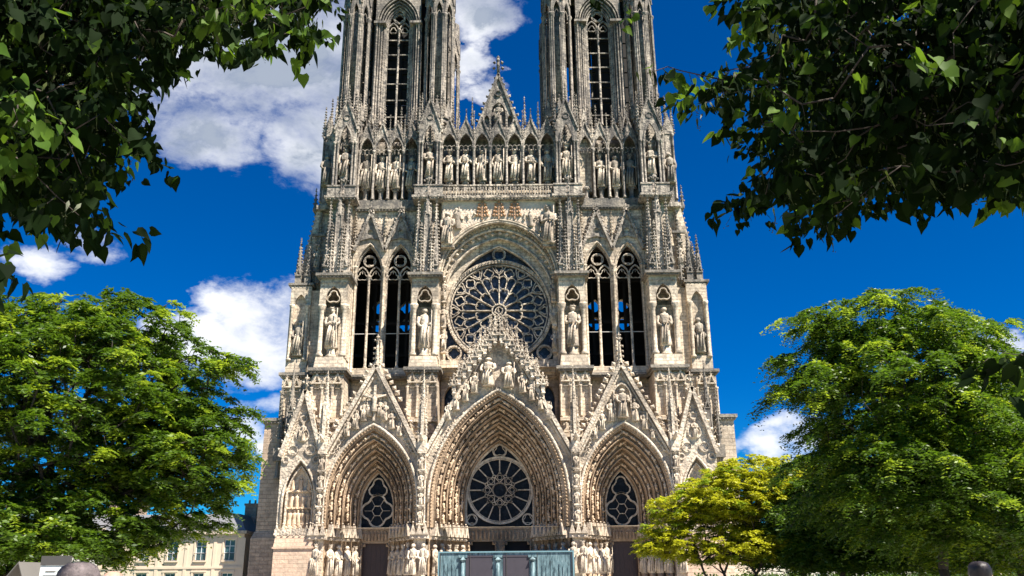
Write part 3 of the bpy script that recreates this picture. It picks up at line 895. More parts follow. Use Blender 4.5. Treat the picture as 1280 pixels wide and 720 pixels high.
def mirror(s_): return Matrix.Scale(s_, 4, (1, 0, 0))
def buttress(s_, x0, x1, outer):
    b = MB(); b.T = mirror(s_)
    b.box(x0, x1, 2.4, 7.0, 15.0, 24.9)
    arcade(b, x0-.02, x1+.02, 2.02, 19.5, 24.5, 3, .38)
    for x in (x0+.5, (x0+x1)/2, x1-.5):
        b.box(x-.3, x+.3, 2.0, 2.4, 17.8, 18.9); b.bud(x, 1.9, 18.7, .22, (0, -1, .5))
    b.box(x0-.15, x1+.15, 1.85, 2.4, 17.2, 17.7); b.box(x0-.15, x1+.15, 1.85, 2.4, 19.1, 19.45)
    bt = part(b, 'buttress', M['ashlar'])
    c = MB(); c.T = mirror(s_)
    cornice(c, x0-.1, x1+.1, 1.95, 7.0, 25.15, .6, .38)
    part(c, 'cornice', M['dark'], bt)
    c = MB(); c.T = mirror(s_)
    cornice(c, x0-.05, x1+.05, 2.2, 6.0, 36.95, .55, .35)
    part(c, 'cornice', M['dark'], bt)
    # tabernacle with its statue
    t = MB(); t.T = mirror(s_)
    t.taper(x0, x1, 2.1, 6.4, 25.45, 26.9, .18)
    t.box(x0+.05, x1-.05, 4.1, 7.2, 26.9, 33.5)
    t.box(x0+.05, x1-.05, 5.6, 7.2, 33.5, 36.7)
    t.box(x0+.05, x1-.05, 2.9, 7.2, 36.3, 36.7)
    t.box(x0+.05, x0+.35, 4.1, 5.6, 33.5, 36.3); t.box(x1-.35, x1-.05, 4.1, 5.6, 33.5, 36.3)
    w = x1-x0; cx = (x0+x1)/2
    head = arch(cx, .92, 34.1, 35.7, 33.3, 7)
    t.plate([[(x0+.1, 33.3), (cx-.93, 33.3), *head[1:-1], (cx+.93, 33.3), (x1-.1, 33.3), (x1-.1, 36.7), (x0+.1, 36.7)]], 2.5, 3.0)
    t.bar(foil(cx, 34.35, .85, 3, 6, pi/2), .12, 2.55, 2.9, True)
    t.box(x0+.1, x0+.6, 3.0, 4.1, 33.3, 36.7); t.box(x1-.6, x1-.1, 3.0, 4.1, 33.3, 36.7)
    for xx in (x0+.42, x1-.42):
        t.shaft(xx, 2.75, 27.0, 33.4, .26, 10); t.shaft(xx, 3.9, 27.0, 33.4, .2, 8)
    for i in range(5): t.bud(x0+.5+(w-1)*i/4, 2.42, 36.1, .17, (0, -1, .3))
    t.lathe(cx, 3.2, [(.7, 26.9), (.75, 27.15), (.5, 27.4), (.62, 28.0)], 8)
    part(t, 'tabernacle', M['ashlar'], bt)
    put_statue(bt, s_*cx, 3.15, 28.0, 5.1, 0, 'a', 1.05)
    # cluster of crocketed spirelets above
    p = MB(); p.T = mirror(s_)
    p.box(cx-.5, cx+.5, 3.2, 6.4, 37.2, 47.0)
    p.box(cx-.36, cx+.36, 2.7, 3.3, 37.2, 45.6)
    for dx in (-.32, .32): p.shaft(cx+dx, 2.72, 37.2, 45.2, .1, 6)
    spire(p, cx, 3.0, 45.2, 49.6, .42, 8, .5, .14)
    for dx in (-1.12, 1.12):
        p.box(cx+dx-.36, cx+dx+.36, 2.5, 3.4, 37.2, 38.6)
        gablet(p, cx+dx, 2.3, 2.5, 38.2, .9, 1.3, .1)
        spire(p, cx+dx, 3.0, 38.5, 47.2, .5, 8, .45, .17)
        spire(p, cx+dx*.95, 4.7, 38.0, 46.6, .42, 8, .5, .13)
    for dx in (-.62, .62):
        spire(p, cx+dx, 2.5, 37.4, 43.8, .26, 6, .4, .15)
    part(p, 'pinnacle_cluster', M['towerc'], bt)
    # mass behind, up to the gallery
    m = MB(); m.T = mirror(s_)
    m.box(x0+.6, x1-.6, 4.6, 7.6, 36.7, 48.0); m.box(x0+.1, x1-.1, 5.4, 7.6, 36.7, 48.0)
    part(m, 'upper_pier', M['ashlar'], bt)
    return bt
for s_ in (-1, 1):
    buttress(s_, 7.15, 10.55, False)
    buttress(s_, 18.05, 21.6, True)

# ---------- outermost corner buttresses, stepped to the side
for s_ in (-1, 1):
    b = MB(); b.T = mirror(s_)
    b.box(21.4, 25.6, 4.4, 9.0, 15.0, 24.9)
    arcade(b, 23.3, 25.6, 4.02, 19.5, 24.5, 2, .38)
    b.box(21.4, 25.5, 5.0, 8.5, 25.4, 36.0)
    head = arch(24.2, .7, 34.0, 35.2, 33.4, 6)
    b.plate([[(23.0, 25.5), (25.5, 25.5), (25.5, 36.4), (23.0, 36.4)], arch(24.25, .78, 33.8, 35.4, 27.2, 6)], 4.5, 4.99)
    for x in (23.3, 25.2): b.shaft(x, 4.4, 27, 34, .18, 8)
    b.box(21.6, 24.4, 6.0, 9.0, 36.0, 42.0)
    b.box(21.6, 23.5, 6.3, 9.0, 42.0, 47.2)
    # raking coping down the side
    for y in (6.0, 8.6):
        b.add([(25.3, y-.25, 36.6), (23.3, y-.25, 47.4), (22.6, y-.25, 47.4), (23.6, y-.25, 36.6), (25.3, y+.25, 36.6), (23.3, y+.25, 47.4), (22.6, y+.25, 47.4), (23.6, y+.25, 36.6)],
              [(0, 1, 2, 3), (4, 7, 6, 5), (0, 4, 5, 1), (3, 2, 6, 7), (1, 5, 6, 2)])
        for i in range(16):
            t = (i+.5)/16
            b.bud(25.42-2.0*t, y, 36.7+10.7*t, .17, (1, 0, .5))
    cb = part(b, 'corner_buttress', M['ashlar'])
    c = MB(); c.T = mirror(s_)
    cornice(c, 23.0, 25.7, 4.2, 9.0, 25.15, .6, .35)
    part(c, 'cornice', M['dark'], cb); c = MB(); c.T = mirror(s_)
    cornice(c, 23.1, 25.6, 4.7, 9.0, 36.6, .5, .3)
    part(c, 'cornice', M['dark'], cb); c = MB(); c.T = mirror(s_)
    c.box(21.6, 23.9, 5.7, 9, 47.1, 47.5)
    part(c, 'cornice', M['dark'], cb)
    p = MB(); p.T = mirror(s_)
    for x, y, h in ((24.9, 5.2, 4.6), (23.7, 5.2, 4.8), (24.9, 7.6, 4.4)):
        p.box(x-.38, x+.38, y-.38, y+.38, 36.85, 38.2)
        gablet(p, x, y-.5, y-.38, 37.9, .85, 1.1, .1)
        spire(p, x, y, 38.3, 38.3+h, .42, 8, .45, .14)
    spire(p, 23.75, 6.3, 47.5, 50.4, .26, 6, .5, .12)
    spire(p, 22.6, 5.2, 37, 46.4, .3, 6, .5, .13)
    # canopied figure halfway up the side
    p.box(22.4, 23.2, 5.1, 6.0, 38.6, 39.0); p.bud(22.8, 5.3, 42.2, .5, (0, 0, -1)); spire(p, 22.8, 5.4, 42.3, 45.0, .3, 6, .4, .1)
    p.box(21.9, 23.6, 4.9, 5.3, 43.3, 43.6)
    part(p, 'pinnacle_cluster', M['dark'], cb)
    put_statue(cb, s_*24.25, 4.75, 27.6, 4.6, 0, 'b')
    put_statue(cb, s_*22.8, 5.45, 39.0, 2.9, 0, 'a')
    for xx in (24.4,):   # small stack of pinnacles in front of the corner, beside the outer gable
        q = MB(); q.T = mirror(s_)
        pinnacle(q, 23.9, 2.6, 15.2, 20.5, 26.0, .7)
        spire(q, 25.2, 3.4, 17.5, 23.5, .3, 6, .5, .12); q.shaft(25.2, 3.4, 13, 17.6, .2, 6)
        q.box(24.4, 25.7, 3.0, 4.4, 15.0, 16.4)
        part(q, 'pinnacle', M['dark'], cb)

# ---------- aisle walls seen at either side
for s_ in (-1, 1):
    b = MB(); b.T = mirror(s_)
    b.box(24.2, 27.2, 4.0, 14.0, .12, 19.5)
    b.box(25.2, 27.4, 14.0, 62.0, .12, 18.0)
    b.box(24.2, 27.6, 3.6, 4.0, .12, 6.6); b.taper(24.2, 27.6, 3.6, 4.4, 6.6, 7.3, .3)
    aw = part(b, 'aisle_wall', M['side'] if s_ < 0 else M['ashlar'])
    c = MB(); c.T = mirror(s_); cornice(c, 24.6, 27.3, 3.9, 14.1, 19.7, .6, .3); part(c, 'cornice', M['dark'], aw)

# ---------- rose bay
b = MB()
rout = arch(0, 7.15, 37.0, 44.6, 25.9, 18)
rin = arch(0, 6.35, 36.6, 43.3, 26.6, 18)
b.plate([[(-7.2, 25.9), (7.2, 25.9), (7.2, 49.0), (-7.2, 49.0)], [(x*.9995, max(z, 25.93)) for x, z in rout]], 4.1, 5.4)
n = len(rout)
O1, O2, O3 = arch(0, 7.0, 36.3, 43.9, 25.9, 18), arch(0, 6.8, 34.6, 42.9, 25.9, 18), arch(0, 6.55, 32.6, 42.0, 25.9, 18)
for (A, ya, B_, yb) in ((rout, 4.1, rout, 4.8), (rout, 4.8, O1, 5.0), (O1, 5.0, O1, 5.35), (O1, 5.35, O2, 5.4), (O2, 5.4, O2, 5.75), (O2, 5.75, O3, 5.85), (O3, 5.85, O3, 7.2)):
    b.add([(x, ya, z) for x, z in A]+[(x, yb, z) for x, z in B_], [(i, i+1, n+i+1, n+i) for i in range(n-1)])
b.tube([(x*1.035, 4.05, z+.25) for x, z in rout if z > 36], .2, 7)
b.tube([(x*.995, 4.05, z) for x, z in rout if z > 27], .14, 6)
b.tube([(x, 4.85, z) for x, z in O1 if z > 27], .2, 7)
b.tube([(x, 5.2, z) for x, z in O2 if z > 27], .17, 7)
b.tube([(x, 5.7, z) for x, z in O3 if z > 27], .15, 7)
b.box(-7.1, 7.1, 4.9, 8.0, 25.5, 27.0)
for (x, z, dx, dz) in along([(x*.99, z-.3) for x, z in rout if z > 36.5], .5): b.bud(x, 4.75, z, .2, (0, -1, 0))
for (x, z, dx, dz) in along([(x*.99, z-.45) for x, z in O1 if z > 36.5], .9):
    b.bud(x, 5.05, z, .3, (0, -1, -.3), .8)
for s_ in (-1, 1):
    for i, z in enumerate((28.2, 31.4, 34.6)):
        b.box(s_*6.75-.3, s_*6.75+.3, 4.5, 5.3, z-.35, z); b.bud(s_*6.75, 4.6, z+2.9, .35, (0, 0, -1))
rb = part(b, 'rose_bay', M['ashlar'])
for s_ in (-1, 1):
    for z in (28.2, 31.4, 34.6): put_statue(rb, s_*6.75, 4.75, z, 2.4, 0, 'a', 1.1)
g_ = MB(); g_.box(-7, 7, 6.5, 6.55, 26, 45); part(g_, 'window_glass', M['glass'], rb)
t = MB()
cz, R, y = 33.55, 6.35, 6.05
t.bar(circ(0, cz, R+.05, 72), .42, y-.25, y+.5, True)
t.bar(circ(0, cz, R-.36, 72), .14, y-.1, y+.35, True)
for k in range(96):
    a = 2*pi*k/96
    t.bud((R+.08)*cos(a), y-.32, cz+(R+.08)*sin(a), .13, (0, -1, 0))
def pol(r, a): return (r*cos(a), cz+r*sin(a))
for r_, w_ in ((.85, .16), (.45, .1)): t.bar(circ(0, cz, r_, 24), w_, y-.05, y+.3, True)
for k in range(12):
    a = k*pi/6
    t.bar([pol(.85, a), pol(4.75, a)], .17, y-.02, y+.3)
    t.bar([pol(.8, a), pol(4.8, a)], .07, y-.08, y+.3)
    m_ = a+pi/12
    t.bar(foil(*pol(5.02, m_), .62, 4, 6, m_, .5, .5), .12, y, y+.25, True)      # quatrefoils over the petals
    t.bar(foil(*pol(5.52, a), .5, 3, 6, a+pi, .48, .52), .12, y, y+.25, True)   # trefoils over the spokes
    t.bar([pol(4.75, a), pol(5.05, a+.07), pol(5.65, a+.135), pol(5.98, a+.15)], .12, y, y+.28)
    t.bar([pol(4.75, a), pol(5.05, a-.07), pol(5.65, a-.135), pol(5.98, a-.15)], .12, y, y+.28)
    # inner lobe of the petal
    t.bar([pol(2.45, a+.02), pol(2.85, a+.10), pol(2.95, m_-.06), pol(2.72, m_), pol(2.95, m_+.06), pol(2.85, a+pi/6-.10), pol(2.45, a+pi/6-.02)], .12, y, y+.25)
    t.bar([pol(2.72, m_), pol(4.2, m_)], .13, y, y+.28)
    for q in (-1, 1):
        c_ = m_+q*pi/24
        t.bar([pol(3.9, m_), pol(4.35, m_+q*.035), pol(4.62, c_), pol(4.45, m_+q*.215), pol(4.2, m_+q*.25)], .11, y, y+.25)
t.bar(circ(0, 40.95, .78, 20), .18, y-.2, y+.3, True); t.bar(foil(0, 40.95, .74, 4, 6, pi/4), .1, y, y+.25, True)
for s_ in (-1, 1):
    t.bar(circ(s_*5.5, 28.15, .88, 20), .2, y-.2, y+.3, True); t.bar(foil(s_*5.5, 28.15, .8, 4, 6, 0), .1, y, y+.25, True)
part(t, 'rose_tracery', M['carved'], rb)
# plastered reliefs over the rose arch
q = MB(); q.plate([[(-7.05, 41.2)]+[(x*1.05, z+.5) for x, z in rout if z > 41 and abs(x) < 6.6]+[(7.05, 41.2), (7.05, 47.5), (-7.05, 47.5)]], 3.99, 4.09)
part(q, 'relief_panel', M['relief'], rb)
q = MB()
for x in (-2.05, 0.05, 2.05):
    q.box(x-.09, x+.09, 3.82, 3.99, 44.9, 47.2)
    for lv in range(4):
        for sx in (-1, 1):
            q.bud(x+sx*(.62-.1*lv), 3.9, 45.45+lv*.5, .27, (sx, -.3, .5)); q.bud(x+sx*.26, 3.9, 45.4+lv*.5, .22, (sx, -.3, .4))
    q.bud(x, 3.9, 47.2, .25)
part(q, 'tree_reliefs', M['tree_relief'], rb)
q = MB()
rnd = random.Random(4)
for x, z, h in ((-5.0, 43.6, 2.9), (-4.75, 44.9, 1.8), (4.1, 43.9, 2.2), (5.2, 43.2, 1.7), (-5.9, 42.2, 1.8), (5.6, 42.4, 1.8), (3.2, 44.8, 1.1)):
    q = MB(); q.figure(x, 3.88, z, h, rnd.uniform(-.2, .2)); part(q, 'relief_figure', M['statue'], rb)
q = MB()
for i in range(46):
    x = rnd.uniform(2.2, 6.0)*rnd.choice((-1, 1)); z = rnd.uniform(42.6, 45.6)
    if z < 45.6-.055*x*x: z = 45.8-.055*x*x+rnd.uniform(0, .5)
    q.bud(x, 3.95, z, rnd.uniform(.1, .26), (rnd.uniform(-1, 1), -1, rnd.uniform(0, 1)))
part(q, 'relief_foliage', M['statue'], rb)
for sx in (-1, 1): q = MB(); q.box(sx*6.3-.8, sx*6.3+.8, 3.3, 4.1, 41.0, 41.3); part(q, 'statue_ledge', M['carved'], rb)
put_statue(rb, -6.35, 3.6, 41.3, 4.6, 0, 'a', 1.15); put_statue(rb, 6.3, 3.6, 41.3, 5.4, 0, 'a', 1.15)

# ---------- gallery of kings
def king_bay(b, cx, w, y, z0, za, zg, open_back=False):
    b.shaft(cx-w/2, y, z0, za-2.0, .15, 8); b.box(cx-w/2-.16, cx-w/2+.16, y+.1, y+1.6, z0, za-1.9)
    head = arch(cx, w/2-.17, za-1.9, za-.1, za-2.1, 8)
    b.plate([[(cx-w/2, za-2.1), *head, (cx+w/2, za-2.1), (cx+w/2, za+.1), (cx+.12, zg), (cx-.12, zg), (cx-w/2, za+.1)]], y-.05, y+.2)
    b.bar(arch(cx, w/2-.1, za-1.9, za+.02, za-2.0, 8), .16, y-.15, y+.1)
    # pierced cusps of the canopy
    for q in (-.5, 0, .5):
        b.bar(arch(cx+q*w*.55, w*.15, za-2.2, za-1.75, za-2.5, 4), .08, y-.02, y+.12)
    for q in (-.28, .28): b.bud(cx+q*w, y-.05, za-2.5, .12, (0, 0, -1))
    for sg in (-1, 1):
        b.bar([(cx+sg*w/2, za-.9), (cx, zg+.1)], .15, y-.2, y+.12)
        crockets(b, (cx+sg*w*.45, za-.3), (cx, zg), y-.05, .42, .11, -sg)
    b.bud(cx, y, zg+.25, .18, (0, 0, 1), 1.8)
    spire(b, cx-w/2, y, za-.6, zg+1.2, .16, 6, .4, .075)
    b.lathe(cx, y+.75, [(.42, z0), (.46, z0+.2), (.3, z0+.4), (.34, z0+1.3), (.5, z0+1.6), (.5, z0+1.8)], 8)
    for q in (-.3, 0, .3): b.bud(cx+q, y+.4, z0+1.5, .16, (0, -1, 0))
b = MB()
W7 = 2.13
b.box(-7.5, 7.5, 6.4, 7.6, 48.4, 58.6)
b.box(-7.5, 7.5, 4.2, 7.0, 47.9, 49.0)
for i in range(7):
    king_bay(b, (i-3)*W7, W7, 4.75, 49.0, 57.6, 59.6)
b.shaft(3.5*W7, 4.75, 49.0, 55.6, .15, 8)
b.box(-7.5, 7.5, 4.9, 6.5, 57.6, 58.0)
kg = part(b, 'statue_gallery', M['towerc'])
for i in range(7): put_statue(kg, (i-3)*W7, 5.45, 50.8, 4.7, 0, 'a', 1.12)
b = MB()
cornice(b, -7.2, 7.2, 3.6, 5.0, 47.75, .6, .2)
b.box(-7.2, 7.2, 3.45, 3.7, 49.35, 49.55)
for i in range(42):
    x = -7.05+14.1*i/41
    b.box(x-.07, x+.07, 3.5, 3.66, 48.05, 49.35)
for i in range(20):
    x = -6.8+13.6*i/19
    b.bar(circ(x, 49.1, .2, 8), .06, 3.5, 3.62, True)
part(b, 'balustrade', M['carved'], kg)
# central gable with cross
b = MB()
b.plate([[(-2.9, 58.6), (2.9, 58.6), (0, 66.9)], arch(0, .95, 61.4, 63.0, 59.2, 8), arch(-1.55, .32, 60.4, 61.0, 59.2, 5), arch(1.55, .32, 60.4, 61.0, 59.2, 5)], 6.0, 6.5)
b.plate([[(-2.7, 58.6), (2.7, 58.6), (0, 66.2)]], 6.5, 6.9)
for sg in (-1, 1):
    b.bar([(sg*3.2, 57.8), (0, 67.3)], .34, 5.75, 6.6)
    crockets(b, (sg*3.2, 58.5), (sg*.1, 67.0), 6.1, .95, .26, -sg)
    spire(b, sg*3.5, 6.0, 59.5, 63.6, .2, 6, .5, .09); spire(b, sg*5.3, 6.0, 59.5, 62.8, .18, 6, .5, .09); spire(b, sg*4.3, 6.0, 59.5, 61.8, .16, 6, .5, .08)
b.bar(circ(0, 64.3, .4, 14), .1, 5.8, 6.1, True)
b.lathe(0, 6.2, [(.3, 66.8), (.14, 68.2), (.12, 69.9)], 6)
gp = part(b, 'gable', M['towerc'], kg)
b = MB()
for z, r in ((68.4, .5), (69.3, .42)):
    for k in range(4):
        a = k*pi/2
        b.bud(r*cos(a), 6.2+r*sin(a), z, .3, (cos(a), sin(a), .3), 1.1)
b.bud(0, 6.2, 70.0, .26, (0, 0, 1), 1.8); b.lathe(0, 6.2, [(.2, 67.6), (.2, 70.0)], 6)
part(b, 'cross_finial', M['dark'], kg)
put_statue(kg, 0, 5.75, 59.6, 2.9, 0, 'b', 1.2)

# ---------- towers
def tower(s_):
    T = mirror(s_)
    def mb():
        b = MB(); b.T = T.copy(); return b
    cx = 14.3
    # second stage walls, each face pierced by a pair of lancets
    L1 = (12.38, 1.68); L2 = (16.22, 1.68)
    b = mb()
    holes = [arch(c, h, 38.4, 42.1, 26.2, 9) for c, h in (L1, L2)]
    b.plate([[(10.3, 25.3), (18.3, 25.3), (18.3, 47.0), (10.3, 47.0)]]+holes, 5.3, 6.4)
    back = [foil(c+dx, z, .95, 4, 6, 0, .5, .5) for c in (12.38, 16.22) for dx, z in ((.75, 38.2), (.8, 35.6))]
    b.plate([[(7.2, 25.3), (21.5, 25.3), (21.5, 47.0), (7.2, 47.0)]]+back, 19.0, 20.0)
    for X in (7.2, 20.6):
        old = b.T
        b.T = old @ Matrix.Translation((X, 0, 0)) @ Matrix.Rotation(pi/2, 4, 'Z')
        b.plate([[(7.0, 25.3), (19.0, 25.3), (19.0, 47.0), (7.0, 47.0)]]+([arch(c, .5, 38.4, 40.1, 30.5, 8) for c in (11.0, 15.2)]), -.9, 0)
        b.T = old
    for x in (10.45, 10.75, 14.3, 17.85, 18.15): b.shaft(x, 5.2, 25.6, 39.2, .15, 8)
    main = b; lg = mb()
    for c, h in (L1, L2):
        b = main
        b.tube([(x, 5.25, z) for x, z in arch(c, h+.1, 38.4, 42.3, 38, 9)], .13, 6)
        b = lg
        b.plate([[(c-h*.8, 42.6), (c, 45.9), (c+h*.8, 42.6), (c, 43.0)], circ(c, 43.75, .4, 10)], 5.0, 5.2)
        for sg in (-1, 1):
            b.bar([(c+sg*(h+.25), 41.2), (c, 46.4)], .3, 4.65, 5.3)
            crockets(b, (c+sg*(h+.25), 41.4), (c, 46.4), 4.85, .48, .22, -sg)
        b.bar(circ(c, 43.7, .42, 12), .1, 5.05, 5.29, True)
        finial(b, c, 4.85, 45.7, 1.7)
    b = main
    b.box(14.2, 14.42, 5.0, 5.3, 42, 45.8); spire(b, 14.3, 5.05, 43.2, 46.4, .16, 6, .4, .1)
    for x in (10.5, 18.1): spire(b, x, 5.1, 42.0, 46.5, .2, 6, .4, .12)
    b.box(7.2, 21.5, 7.0, 19.0, 46.4, 47.0)        # vault
    b.box(7.2, 21.5, 7.0, 19.0, 25.0, 25.6)
    tw = part(b, 'tower_wall', M['ashlar'])
    part(lg, 'lancet_gables', M['towerc'], tw)
    ir = mb(); st_ = mb()
    for c, h in (L1, L2): lancet_window(ir, st_, c, h, 26.2, 38.4, 42.1, 5.55, (30.6, 37.6))
    part(st_, 'lancet_tracery', M['carved'], tw)
    part(ir, 'iron_bars', M['iron'], tw)
    lin = mb()  # black liner and beams added as painted darkness behind the lancets
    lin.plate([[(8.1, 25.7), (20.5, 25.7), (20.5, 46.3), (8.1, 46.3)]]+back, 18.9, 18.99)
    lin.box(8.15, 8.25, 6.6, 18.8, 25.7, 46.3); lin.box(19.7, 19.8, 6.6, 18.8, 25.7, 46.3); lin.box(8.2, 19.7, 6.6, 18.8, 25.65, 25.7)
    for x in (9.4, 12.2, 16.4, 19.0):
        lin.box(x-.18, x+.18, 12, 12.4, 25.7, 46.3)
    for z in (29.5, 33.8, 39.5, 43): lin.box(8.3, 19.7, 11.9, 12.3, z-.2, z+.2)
    part(lin, 'shade_liner', M['black'], tw)
    # ledges
    c = mb()
    cornice(c, 10.6, 18.2, 5.05, 6.4, 46.95, .5, .22)
    c.box(10.5, 18.2, 5.2, 5.6, 47.3, 48.3)
    part(c, 'cornice', M['dark'], tw); c = mb()
    for x0, x1 in ((7.0, 8.55), (8.95, 10.6), (18.05, 19.4), (20.0, 21.6)):
        cornice(c, x0, x1, 2.9, 6.0, 47.6, .5, .25)
        c.box(x0, x1, 3.0, 3.2, 47.9, 49.2); c.box(x0-.08, x1+.08, 2.9, 3.3, 49.2, 49.4)
        part(c, 'cornice', M['towerc'], tw); c = mb()
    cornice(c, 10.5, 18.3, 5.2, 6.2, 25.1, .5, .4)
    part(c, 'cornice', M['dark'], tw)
    # third stage: statues in niches right round the tower
    b = mb()
    b.box(7.3, 10.4, 5.6, 8.0, 47.5, 60.0); b.box(18.2, 21.4, 5.6, 8.0, 47.5, 60.0)
    b.box(10.4, 12.0, 6.9, 7.8, 47.3, 60.3); b.box(16.6, 18.2, 6.9, 7.8, 47.3, 60.3)
    b.box(12.0, 16.6, 7.8, 8.0, 47.3, 60.3)
    b.box(7.3, 21.4, 8.0, 19.8, 47.0, 60.3)
    b.box(10.4, 18.2, 5.4, 7.0, 57.6, 58.0)
    NX = [11.42, 13.36, 15.3, 17.24]
    for x in NX: king_bay(b, x, 1.94, 5.3, 48.4, 57.4, 59.4)
    b.shaft(18.2, 5.3, 48.4, 55.4, .15, 8)
    tier = part(b, 'statue_tier', M['towerc'])
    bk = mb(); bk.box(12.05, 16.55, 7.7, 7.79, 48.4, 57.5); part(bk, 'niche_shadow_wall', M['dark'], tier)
    for i, x in enumerate(NX):
        if s_ > 0 and i == 0:
            pz = MB(); pz.box(x-.75, x+.75, 6.0, 6.88, 49.6, 57.3); part(pz, 'blank_niche_panel', M['ashlar'], tier)
            continue
        put_statue(tier, s_*x, 6.05, 50.1, 4.9, 0, 'a' if i != 3 else 'b', 1.1)
    # buttress niches of the third stage
    for x, y, w in ((8.85, 3.6, 3.0), (19.75, 3.6, 3.0)):
        b = mb()
        b.box(x-w/2+.1, x+w/2-.1, y+1.5, y+2.6, 48.0, 60.0)
        for sg in (-1, 1):
            b.box(x+sg*1.15-.25, x+sg*1.15+.25, y+.1, y+1.6, 48.0, 57.6)
            b.shaft(x+sg*1.35, y, 49.2, 55.8, .13, 8); b.shaft(x+sg*.95, y, 49.2, 55.8, .13, 8)
            spire(b, x+sg*1.45, y+.2, 57.2, 62.6, .24, 8, .45, .12)
            spire(b, x+sg*1.3, y+1.6, 57.4, 63.8, .26, 8, .45, .12)
        hd = arch(x, .82, 56.0, 58.3, 55.7, 8)
        b.plate([[(x-1.4, 55.7), *hd, (x+1.4, 55.7), (x+1.4, 58.2), (x+.1, 62.0), (x-.1, 62.0), (x-1.4, 58.2)]], y-.05, y+.3)
        b.bar(hd, .2, y-.2, y+.1)
        for q in (-.45, 0, .45): b.bar(arch(x+q, .2, 55.4, 55.9, 55.0, 4), .09, y+.3, y+.5)
        b.bud(x, y+.6, 55.6, .6, (0, 0, -1), .7)
        for sg in (-1, 1):
            b.bar([(x+sg*1.5, 57.6), (x, 62.1)], .2, y-.25, y+.2)
            crockets(b, (x+sg*1.5, 57.9), (x, 62.1), y, .5, .15, -sg)
        spire(b, x, y+.3, 61.0, 64.4, .24, 8, .4, .12)
        b.bar(circ(x, 59.4, .4, 12), .1, y-.15, y, True)
        b.lathe(x, y+.75, [(.6, 48.2), (.65, 48.6), (.4, 49.0), (.45, 50.0), (.7, 50.6), (.7, 50.9)], 8)
        for k in range(5): b.bud(x-.6+.3*k, y+.2, 50.3+.2*(k % 2), .2, (0, -1, 0))
        bn = part(b, 'buttress_niche', M['towerc'], None)
        put_statue(bn, s_*x, y+.7, 50.9, 4.3, 0, 'a', 1.15)
    # side facing niche at the outer corner
    b = mb()
    for y in (5.2, 9.5, 14.5):
        b.box(21.3, 23.0, y, y+.6, 47.5, 57.5); b.box(21.3, 23.0, y+2.2, y+2.8, 47.5, 57.5)
        b.box(21.3, 22.3, y+.6, y+2.2, 47.5, 57.5)
        b.plate([[(21.4, 57.5), (23.2, 57.5), (22.4, 60.6)]], y-.1, y+2.9)
        spire(b, 23.0, y+.3, 57.5, 62.0, .22, 6, .4, .12); spire(b, 22.2, y+.2, 58, 63.2, .22, 6, .4, .12)
        crockets(b, (23.1, 57.4), (22.4, 60.6), y, .5, .14, 1)
        b.shaft(22.9, y-.1, 48, 57.4, .12, 6); b.shaft(21.6, y-.1, 48, 57.4, .12, 6)
    b.box(21.3, 23.3, 5.0, 17.5, 47.0, 47.6)
    sn = part(b, 'side_niches', M['towerc'])
    put_statue(sn, s_*22.25, 4.95, 50.2, 4.4, 0, 'b', 1.0)
    # belfry
    b = mb()
    WX, WH = 14.05, 1.62
    hole = arch(WX, WH, 76.2, 79.2, 60.3, 9)
    wall = [(11.2, 60.3), (16.9, 60.3), (16.9, 84.0), (11.2, 84.0)]
    b.plate([wall, hole], 7.6, 8.3)
    b.plate([wall, hole], 18.2, 18.9)
    for X in (7.9, 21.0):
        old = b.T
        b.T = old @ Matrix.Translation((X, 0, 0)) @ Matrix.Rotation(pi/2, 4, 'Z')
        b.plate([[(9.6, 60.3), (16.9, 60.3), (16.9, 84), (9.6, 84)], arch(13.2, 1.62, 76.2, 79.2, 61, 8)], -.6, 0)
        b.T = old
    # reveal mouldings: rows of slender shafts stepping into the window
    for sg in (-1, 1):
        for i, (dx, y) in enumerate(((1.75, 7.45), (2.02, 7.2), (2.3, 6.95), (2.62, 6.7), (2.95, 6.6))):
            b.shaft(WX+sg*dx, y, 60.3, 76.3, .11 if i % 2 else .14, 6)
            b.tube([(x, y, z) for x, z in arch(WX, dx, 76.3, 79.3+(dx-1.7)*1.25, None, 8)], .12, 6) if sg > 0 else None
        for i in range(40): b.bud(WX+sg*2.17, 7.02, 60.9+i*.385, .10, (0, -1, 0))
        x0, x1 = sorted((WX+sg*1.66, WX+sg*2.9))
        b.box(x0, x1, 7.3, 7.61, 60.3, 76.3)
        x0, x1 = sorted((WX+sg*2.25, WX+sg*3.3))
        b.box(x0, x1, 6.95, 7.3, 60.3, 76.3)
        b.box(WX+sg*2.5-.85, WX+sg*2.5+.85, 6.3, 7.5, 76.1, 76.45)
    b.plate([[(10.9, 76.4)]+arch(WX, 2.95, 76.4, 80.8, None, 9)+[(17.2, 76.4), (17.2, 84), (10.9, 84)]], 6.6, 7.6)
    b.box(8, 20.4, 8.3, 18.2, 83.6, 84.0)
    b.box(8, 20.4, 8.3, 18.2, 60.3, 60.7)
    bel = part(b, 'belfry', M['tower'])
    w = mb()
    w.shaft(WX, 7.8, 60.3, 76.0, .15, 8)
    for sg in (-1, 1):
        c_ = WX+sg*WH/2
        w.bar(arch(c_, WH/2-.03, 75.6, 77.0, 75.4, 7), .17, 7.65, 7.95)
        w.bar(foil(c_, 75.75, .55, 3, 6, pi/2), .11, 7.7, 7.9, True)
    w.bar(foil(WX, 77.75, .72, 4, 7, 0), .14, 7.65, 7.95, True)
    w.bar(circ(WX, 77.75, .8, 20), .12, 7.65, 7.95, True)
    w.bar(arch(WX, WH-.08, 76.2, 79.1, 60.5, 9), .17, 7.5, 7.95)
    for z in (61.9, 64.5, 67.1, 69.5, 71.8, 74.2):
        w.box(WX-WH, WX+WH, 7.76, 7.92, z-.07, z+.07)
    w2 = mb(); w2.shaft(WX, 18.5, 60.3, 76, .19, 8)
